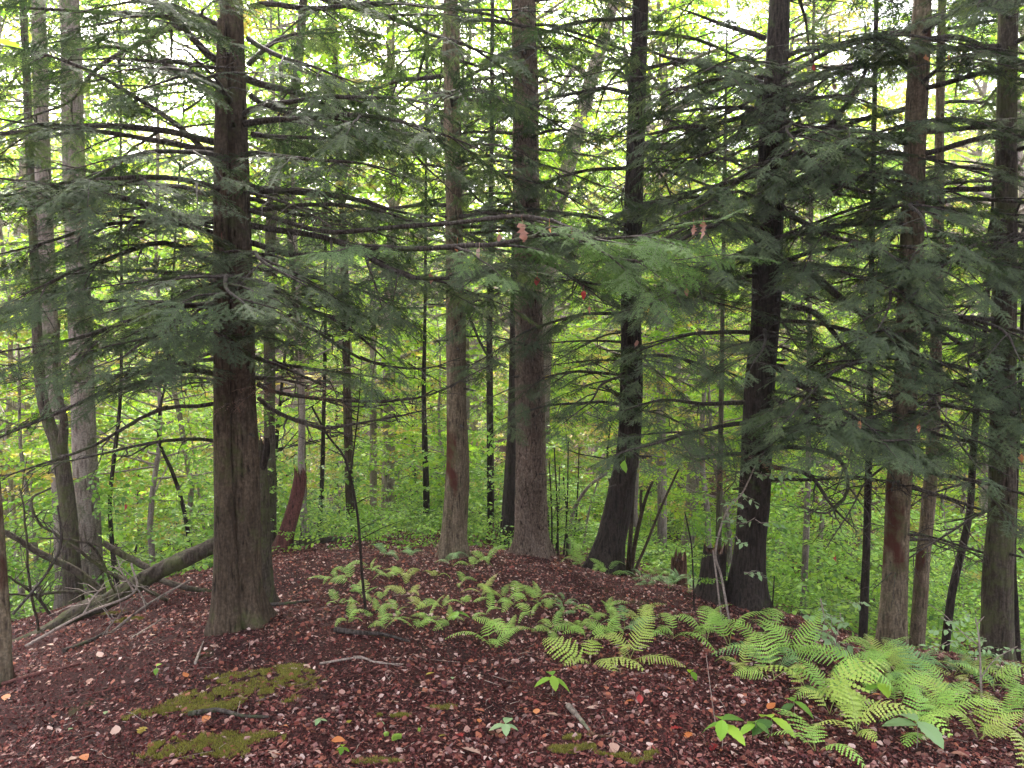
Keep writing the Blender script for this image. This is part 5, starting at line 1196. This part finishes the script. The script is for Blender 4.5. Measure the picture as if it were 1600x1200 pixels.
def fallen_leaf(px, py, size, mat, label, kind='beech', group=None, seed=0, wd=.65):
    rr = random.Random(seed); g = on_ground(px, py, .008 + size * .08)
    v, f = leaf_shape(size, size * wd, kind, fold=rr.uniform(.05, .3), curl=rr.uniform(-.1, .5)); v = v - np.array([0, size / 2, 0])
    v = rotx(v, rr.uniform(.05, .4)); v = roty(v, rr.uniform(-.25, .25)); v = rotz(v, rr.uniform(0, 6.28))
    mb = MB(); mb.add(v, f, 0, rr.random()); mb.tube(np.array([v[1], v[1] * 1.35 + [0, 0, -.004]]), [.0009, .0006], 3, 0, False)
    tag(mb.obj('fallen_leaf', mat, loc=tuple(g), smooth=True), label, 'leaf', group)
FL = [(322, 1127, .05, 'orange_leaf', 'bright orange leaf resting on the mossy dark stick'), (222, 1143, .06, 'yellow_leaf', 'pale yellow maple leaf left of the lower moss patch', 'lobed'),
      (268, 986, .055, 'red_leaf', 'crimson leaf on the slope under the fallen log', 'lobed'), (132, 1190, .05, 'orange_leaf', 'orange leaf in the lower left corner litter'),
      (181, 1150, .06, 'tan_leaf', 'curled tan leaf standing up near the yellow maple leaf'), (528, 1162, .05, 'orange_leaf', 'salmon orange leaf in the bottom centre litter'),
      (522, 1112, .035, 'tan_leaf', 'pinkish tan leaf right of the large moss patch'), (619, 1104, .035, 'tan_leaf', 'tan leaf just above the little moss tuft'),
      (716, 1150, .06, 'red_leaf', 'dark red lobed leaf left of the small pale seedling', 'lobed'), (749, 1134, .03, 'orange_leaf', 'peach leaf above the dark red lobed leaf'),
      (672, 1057, .04, 'yellow_leaf', 'yellow leaf in bare litter left of the lone fern'), (707, 1062, .03, 'pale_leaf', 'pale green leaf right of the yellow one'),
      (838, 1116, .045, 'orange_leaf', 'rusty leaf under the four-leaved seedling'), (863, 1121, .05, 'tan_leaf', 'dusty pink leaf under the four-leaved seedling'),
      (985, 1103, .04, 'orange_leaf', 'peach orange leaf below the yellowing fern'), (1000, 1097, .045, 'red_leaf', 'red leaf touching the peach orange one'),
      (1075, 1155, .055, 'orange_leaf', 'large orange leaf left of the toothed seedling', 'lobed'), (1055, 1145, .05, 'red_leaf', 'crimson leaf beside the large orange leaf', 'lobed'),
      (960, 1175, .06, 'tan_leaf', 'long pale pink leaf by the curved brown stick'), (1115, 1170, .05, 'red_leaf', 'red leaf under the toothed seedling', 'lobed'),
      (848, 1023, .03, 'tan_leaf', 'small pale leaf left of the broad-leafleted fern'), (925, 1108, .04, 'tan_leaf', 'light tan leaf mid litter below the yellowing fern'),
      (735, 1180, .07, 'tan_leaf', 'large dusty leaf at the bottom centre', 'lobed'), (428, 1183, .06, 'tan_leaf', 'broad pinkish leaf at the bottom left of centre', 'lobed'),
      (443, 1142, .035, 'orange_leaf', 'dull orange leaf below the large moss patch'), (112, 1190, .07, 'tan_leaf', 'crumpled pink-brown leaf near the lower left corner', 'lobed'),
      (10, 1095, .06, 'orange_leaf', 'orange-brown leaf at the left edge'), (140, 1068, .05, 'brown_leaf', 'warm brown leaf on the left slope'), (156, 1026, .055, 'tan_leaf', 'cream curled leaf on the left slope under the log'),
      (238, 997, .05, 'tan_leaf', 'pale pink leaf on the slope beside the crimson leaf'), (78, 1010, .05, 'tan_leaf', 'pale leaf lying near the low end of the fallen log'),
      (290, 1062, .045, 'orange_leaf', 'orange leaf left of the big hemlock foot'), (603, 1148, .02, 'pale_leaf', 'tiny pale green leaf above the lime moss'),
      (596, 1136, .03, 'pale_leaf', 'green fallen leaf left of the little moss tuft'), (545, 1133, .025, 'yellow_leaf', 'yellow sliver of leaf by the tiny sprout'),
      (692, 1152, .03, 'yellow_leaf', 'cream yellow leaf right of the lime moss'), (1300, 1165, .06, 'brown_leaf', 'brown leaf under the brightest fern'),
      (1205, 1108, .05, 'orange_leaf', 'orange leaf peeking from the fern bed front'), (1370, 1090, .05, 'orange_leaf', 'rust orange leaf between the right-hand ferns'),
      (165, 1120, .03, 'pale_leaf', 'small green leaf left of the lower moss patch'), (113, 1142, .035, 'pale_leaf', 'bright green upright leaf in the left litter'),
      (955, 950, .04, 'red_leaf', 'red leaf upslope behind the dull ferns'), (790, 918, .04, 'red_leaf', 'red leaf on the mound below the pine foot'), (480, 1043, .04, 'tan_leaf', 'pale pink leaf right of the moss top'),
      (335, 1012, .045, 'tan_leaf', 'pale leaf at the left side of the big hemlock foot'), (1145, 1040, .05, 'tan_leaf', 'tan leaf in the fern bed gap'), (1500, 1185, .07, 'brown_leaf', 'brown leaf at the lower right bottom edge')]
for k, a in enumerate(FL):
    fallen_leaf(a[0], a[1], a[2] * 1.15, a[3], a[4], a[5] if len(a) > 5 else 'beech', seed=k)

# ================================================================== dead leaves caught in the hemlock boughs
def hung(px, py, d, size, mat, label, kind='lobed', seed=0, wd=.6, face=0.0):
    rr = random.Random(seed); v, f = leaf_shape(size, size * wd, kind, fold=.35, curl=rr.uniform(.1, .5))
    v = v + np.array([[rr.uniform(-.07, .07), rr.uniform(-.03, .03), rr.uniform(-.16, .16)] for _ in v]) * size
    v = rotx(v, -1.45 + rr.uniform(-.2, .2)); v = rotz(v, face + rr.uniform(-.7, .7))
    mb = MB(); mb.add(v, f, 0, rr.random()); mb.tube(np.array([v[1] + [0, 0, .03], v[1]]), [.0008, .0008], 3, 0, False)
    p = P(px, py, d); tag(mb.obj('caught_leaf', mat, loc=tuple(p), smooth=True), label, 'leaf', 'dead leaves caught in the hemlock boughs')
hung(816, 345, 3.55, .10, 'brown_leaf', 'large curled brown oak leaf hanging before the furrowed pine', seed=1)
hung(1098, 346, 3.7, .075, 'brown_leaf', 'shrivelled red-brown leaf at the end of the light green bough', seed=2, wd=.4)
hung(1084, 352, 3.7, .05, 'brown_leaf', 'small rust leaf left of the shrivelled one', seed=3)
hung(672, 428, 4.2, .055, 'brown_leaf', 'salmon brown leaf hanging left of the hollow-footed hemlock trunk', 'beech', 4)
hung(714, 380, 3.8, .045, 'orange_leaf', 'orange leaf on the bough crossing the hollow-footed hemlock', 'beech', 5)
hung(780, 366, 3.7, .04, 'brown_leaf', 'small pinkish leaf left of the large oak leaf', 'beech', 6)
hung(748, 388, 3.7, .05, 'tan_leaf', 'dusty pink leaf below the small pinkish one', 'beech', 7)
hung(895, 362, 3.6, .045, 'red_leaf', 'rust red leaf on the bough right of the large oak leaf', 'beech', 8)
hung(860, 352, 3.6, .035, 'orange_leaf', 'little orange-red leaf on the same bough near the pine', 'beech', 9)
hung(839, 432, 4.2, .05, 'red_leaf', 'dark red leaf hanging against the pine trunk', 'beech', 10)
hung(912, 454, 4.3, .05, 'red_leaf', 'crimson leaf on a thin twig between pine and dark hemlock', 'beech', 11)
hung(921, 478, 4.3, .04, 'brown_leaf', 'rust leaf just under the crimson one', 'beech', 12)
hung(1073, 450, 5.3, .06, 'brown_leaf', 'salmon leaf on a limb left of the right-hand dark hemlock', 'beech', 13)
hung(700, 208, 5.4, .06, 'orange_leaf', 'orange leaf high against the hollow-footed hemlock trunk', 'beech', 14)
hung(995, 532, 6.6, .07, 'brown_leaf', 'brown leaf caught across the dark hemlock trunk', 'beech', 15)
hung(1344, 658, 5.0, .05, 'orange_leaf', 'rust orange leaf on the low grey-green bough', 'beech', 16)
hung(1436, 663, 4.8, .05, 'orange_leaf', 'rust orange leaf at the bough end by the patchy trunk', 'beech', 17)
hung(1272, 100, 5.5, .05, 'red_leaf', 'dark red leaf in the top right boughs', 'beech', 18)
hung(1304, 130, 5.5, .06, 'tan_leaf', 'tan leaf in the top right boughs', 'beech', 19)
hung(1447, 85, 5.3, .06, 'orange_leaf', 'golden leaf caught right of the upper patchy trunk', 'beech', 20)
hung(1484, 86, 5.3, .04, 'orange_leaf', 'orange leaf right of the golden one', 'beech', 21)
hung(196, 788, 6.5, .05, 'red_leaf', 'scarlet leaf above the fallen log', 'lobed', 22)
hung(1305, 868, 6.2, .05, 'red_leaf', 'scarlet leaf left of the thin black trunk', 'beech', 23)
hung(1596, 710, 5.0, .06, 'orange_leaf', 'orange leaf at the frame edge by the broad trunk', 'beech', 24)
hung(975, 718, 5.2, .09, 'green_leaf', 'fresh green leaf in front of the sweeping dark trunk', 'beech', 25)
hung(346, 372, 4.3, .03, 'red_leaf', 'red leaf against the twin-stemmed hemlock', 'beech', 26)
hung(125, 355, 4.0, .04, 'brown_leaf', 'rust leaf in the dark left boughs', 'beech', 27)
v, f = leaf_shape(.055, .032, 'ovate', .15, .2); v = rotz(rotx(v, .3), 1.9)
mb = MB(); mb.add(v, f, 0, .5); mb.tube(np.array([v[1] + [-.05, .02, .03], v[1]]), [.0008, .0008], 4)
tag(mb.obj('hanging_leaf', 'green_leaf', loc=tuple(P(36, 76, 1.25))), 'blurred bright green leaf close at the upper left edge', 'leaf')

# ================================================================== undergrowth, far trees, far woods (light green behind)
def fans(name, label, n, grp, pos, size, clump=True, *, kind='stuff', tilt=.35, seed=0, cat='undergrowth'):
    rr = np.random.RandomState(seed); L_ = []
    xs, ys, zs = pos(rr, n)
    cl = vnoise(xs * .55, ys * .55) + .5 * vnoise(xs * 1.7 + 9, ys * 1.7)
    if clump: kk = cl > -.12; xs, ys, zs, cl = xs[kk], ys[kk], zs[kk], cl[kk]; zs = zs * (1 + 1.3 * cl)
    g = H(xs, ys)
    for x, y, z, gg in zip(xs, ys, zs, g):
        az = rr.uniform(0, 6.28)
        L_.append(((x, y, gg + z), (math.cos(az), math.sin(az), rr.uniform(-.25, .3)), (rr.normal(0, tilt), rr.normal(0, tilt) - .15, 1), size * rr.uniform(.6, 1.3), int(rr.randint(grp['n'])) if rr.uniform() < .96 or grp['n'] < 2 else grp['n'] - 1))
    o = foliage(name, L_, grp); tag(o, label, cat, None, 'stuff'); return o
def p_crest(rr, n):
    x = rr.uniform(-2.4, 3.4, n); y = rr.uniform(8.0, 12.5, n); return x, y, rr.uniform(.0, .35, n)
fans('undergrowth', 'low green plants covering the saddle behind the crest', 620, G_COOL, p_crest, .42, False, seed=1)
def p_slope(rr, n):
    y = rr.uniform(7.5, 17, n); x = rr.uniform(-1, 1, n) * y * .85
    k = ~((np.abs(x) < 2.6) & (y < 9.5)); x, y = x[k], y[k]; return x, y, rr.uniform(0, 1, len(x)) ** 1.6 * 1.3
fans('slope_undergrowth', 'leafy shrub layer on the slopes beyond the ridge', 3800, G_COOL, p_slope, .6, seed=2)
def p_far(rr, n):
    y = 16 + 34 * rr.uniform(0, 1, n); x = rr.uniform(-1, 1, n) * y * .85; return x, y, rr.uniform(0, 1, n) ** 1.4 * 3.2
fans('hillside_undergrowth', 'bright green shrub layer of the opposite hillside', 8500, G_FAN, p_far, 1.0, seed=3)
def p_wood(rr, n):
    y = 48 + 75 * rr.uniform(0, 1, n); x = rr.uniform(-1, 1, n) * y * .9; return x, y, rr.uniform(0, 1, n) * 9
fans('far_woods', 'hazy green woods on the far ridge', 6000, G_FAN, p_wood, 3.2, seed=4, cat='woods')

def under_tree(x, y, h, lab, group, nfan, spread, grp, size, lean=.1, mat='bark_grey', seed=0, r0=None, z0=.25, cat='tree', name='understory_tree'):
    rr = random.Random(seed); g = h1(x, y); e = empty(name, (x, y, g), lab, cat, group)
    lx, ly = rr.uniform(-lean, lean) * h, rr.uniform(-lean, lean) * h
    pts = np.array([[lx * u ** 1.5 + .04 * h * mnoise.noise(Vector((u * 3, seed, 0))), ly * u ** 1.5, -.15 + h * u] for u in np.linspace(0, 1, 12)])
    r0 = r0 or (.008 + .007 * h); mb = MB(); mb.tube(pts, r0 * (1 - np.linspace(0, 1, 12) * .85), 8)
    fol = []
    for k in range(nfan):
        u = z0 + (1 - z0) * rr.random() ** .9; q = u * 11; i = min(int(q), 10); p = pts[i] + (pts[i + 1] - pts[i]) * (q - i)
        az = rr.uniform(0, 6.28); l_ = spread * (1.15 - u * .75) * rr.uniform(.35, 1.1); dd = np.array([math.cos(az), math.sin(az), rr.uniform(.05, .7)])
        tip = p + dd * l_
        if k % 3 == 0: mb.tube(np.array([p, p + dd * l_ * .5 - UP * .03 * l_, tip]), [r0 * .28, r0 * .2, .003], 4, 0, False)
        fol.append((tip - norm(dd) * size * .3, norm(dd * np.array([1, 1, .1]) + np.array([0, 0, rr.uniform(-.3, .15)])), UP + np.array([rr.uniform(-.4, .4), rr.uniform(-.5, .2), 0]), size * rr.uniform(.6, 1.15), rr.randrange(grp['n']) if rr.random() < .95 else grp['n'] - 1))
    mb.obj('trunk', mat, e); foliage('leaves', fol, grp, e); return e
rr = random.Random(99); k = 0
spots = []
while len(spots) < 72:
    y = rr.uniform(9.5, 30); x = rr.uniform(-.8, .8) * y
    if y < 11.5 and abs(x) < 2.4: continue
    if all((x - a) ** 2 + (y - b) ** 2 > (.9 + y * .03) ** 2 for a, b in spots): spots.append((x, y))
for k, (x, y) in enumerate(spots):
    h = rr.uniform(3.0, 7.0) + (y - 9) * .15
    if k == 0: row_ = []
    row_.append(0); row_[-1] = under_tree(x, y, h, 'slender leafy understorey tree in the bright green layer behind the ridge', 'understorey trees behind the ridge', int(30 + h * 16), .6 + .24 * h, G_FAN, .62, mat=rr.choice(['bark_grey', 'bark_dark', 'haze_bark']), seed=200 + k)
label_rows(rl(row_), 4, 'slender understorey tree', 'of the bright green layer')
tall = [(-9.5, 14, 15), (-6.2, 17, 17), (-2.6, 15.5, 14), (-4.4, 21, 17), (.8, 18, 15), (3.6, 16, 14), (6.5, 18, 15), (9.5, 15, 14), (-13, 20, 17), (13, 20, 16), (-1.2, 26, 19), (5, 27, 19), (-8, 28, 19), (10.5, 28, 19), (-17, 30, 20), (18, 30, 20), (1.8, 34, 20), (-4.5, 36, 20), (15, 37, 20), (-12, 38, 20), (8, 42, 20), (-22, 40, 20), (24, 42, 20)]
tall += [(-5.5, 12.2, 13), (-3.7, 11.6, 12), (-.8, 12.8, 13), (-7.6, 11.5, 12), (2.2, 13, 13)]
for k, (x, y, h) in enumerate(tall):
    if k == 0: row_ = []
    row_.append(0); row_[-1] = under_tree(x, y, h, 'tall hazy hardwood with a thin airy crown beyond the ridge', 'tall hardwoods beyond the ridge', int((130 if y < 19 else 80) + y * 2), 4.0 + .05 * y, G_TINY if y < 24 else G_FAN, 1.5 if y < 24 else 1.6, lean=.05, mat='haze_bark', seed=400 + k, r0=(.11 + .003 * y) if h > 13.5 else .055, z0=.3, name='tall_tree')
label_rows(rl(row_), 2, 'tall hazy hardwood', 'beyond the ridge')
hz, t_, out_ = newmat('haze_air')
pv = t_.nodes.new('ShaderNodeVolumePrincipled'); pv.inputs['Density'].default_value = HAZE; pv.inputs['Color'].default_value = (.93, .93, .97, 1); pv.inputs['Anisotropy'].default_value = .3
t_.links.new(pv.outputs[0], out_.inputs['Volume']); MATS['haze_air'] = hz
x0, x1, y0, y1, z0, z1 = -200, 200, -70, 205, -14, 46
mb = MB(); mb.add([(x, y, z) for z in (z0, z1) for y in (y0, y1) for x in (x0, x1)], [(0, 2, 3, 1), (4, 5, 7, 6), (0, 1, 5, 4), (2, 6, 7, 3), (0, 4, 6, 2), (1, 3, 7, 5)])
if HAZE: tag(mb.obj('haze', 'haze_air', smooth=False), 'thin pale woodland haze', 'haze', kind='stuff')
# overhead twigs hanging into view at the top, from trees beside the camera
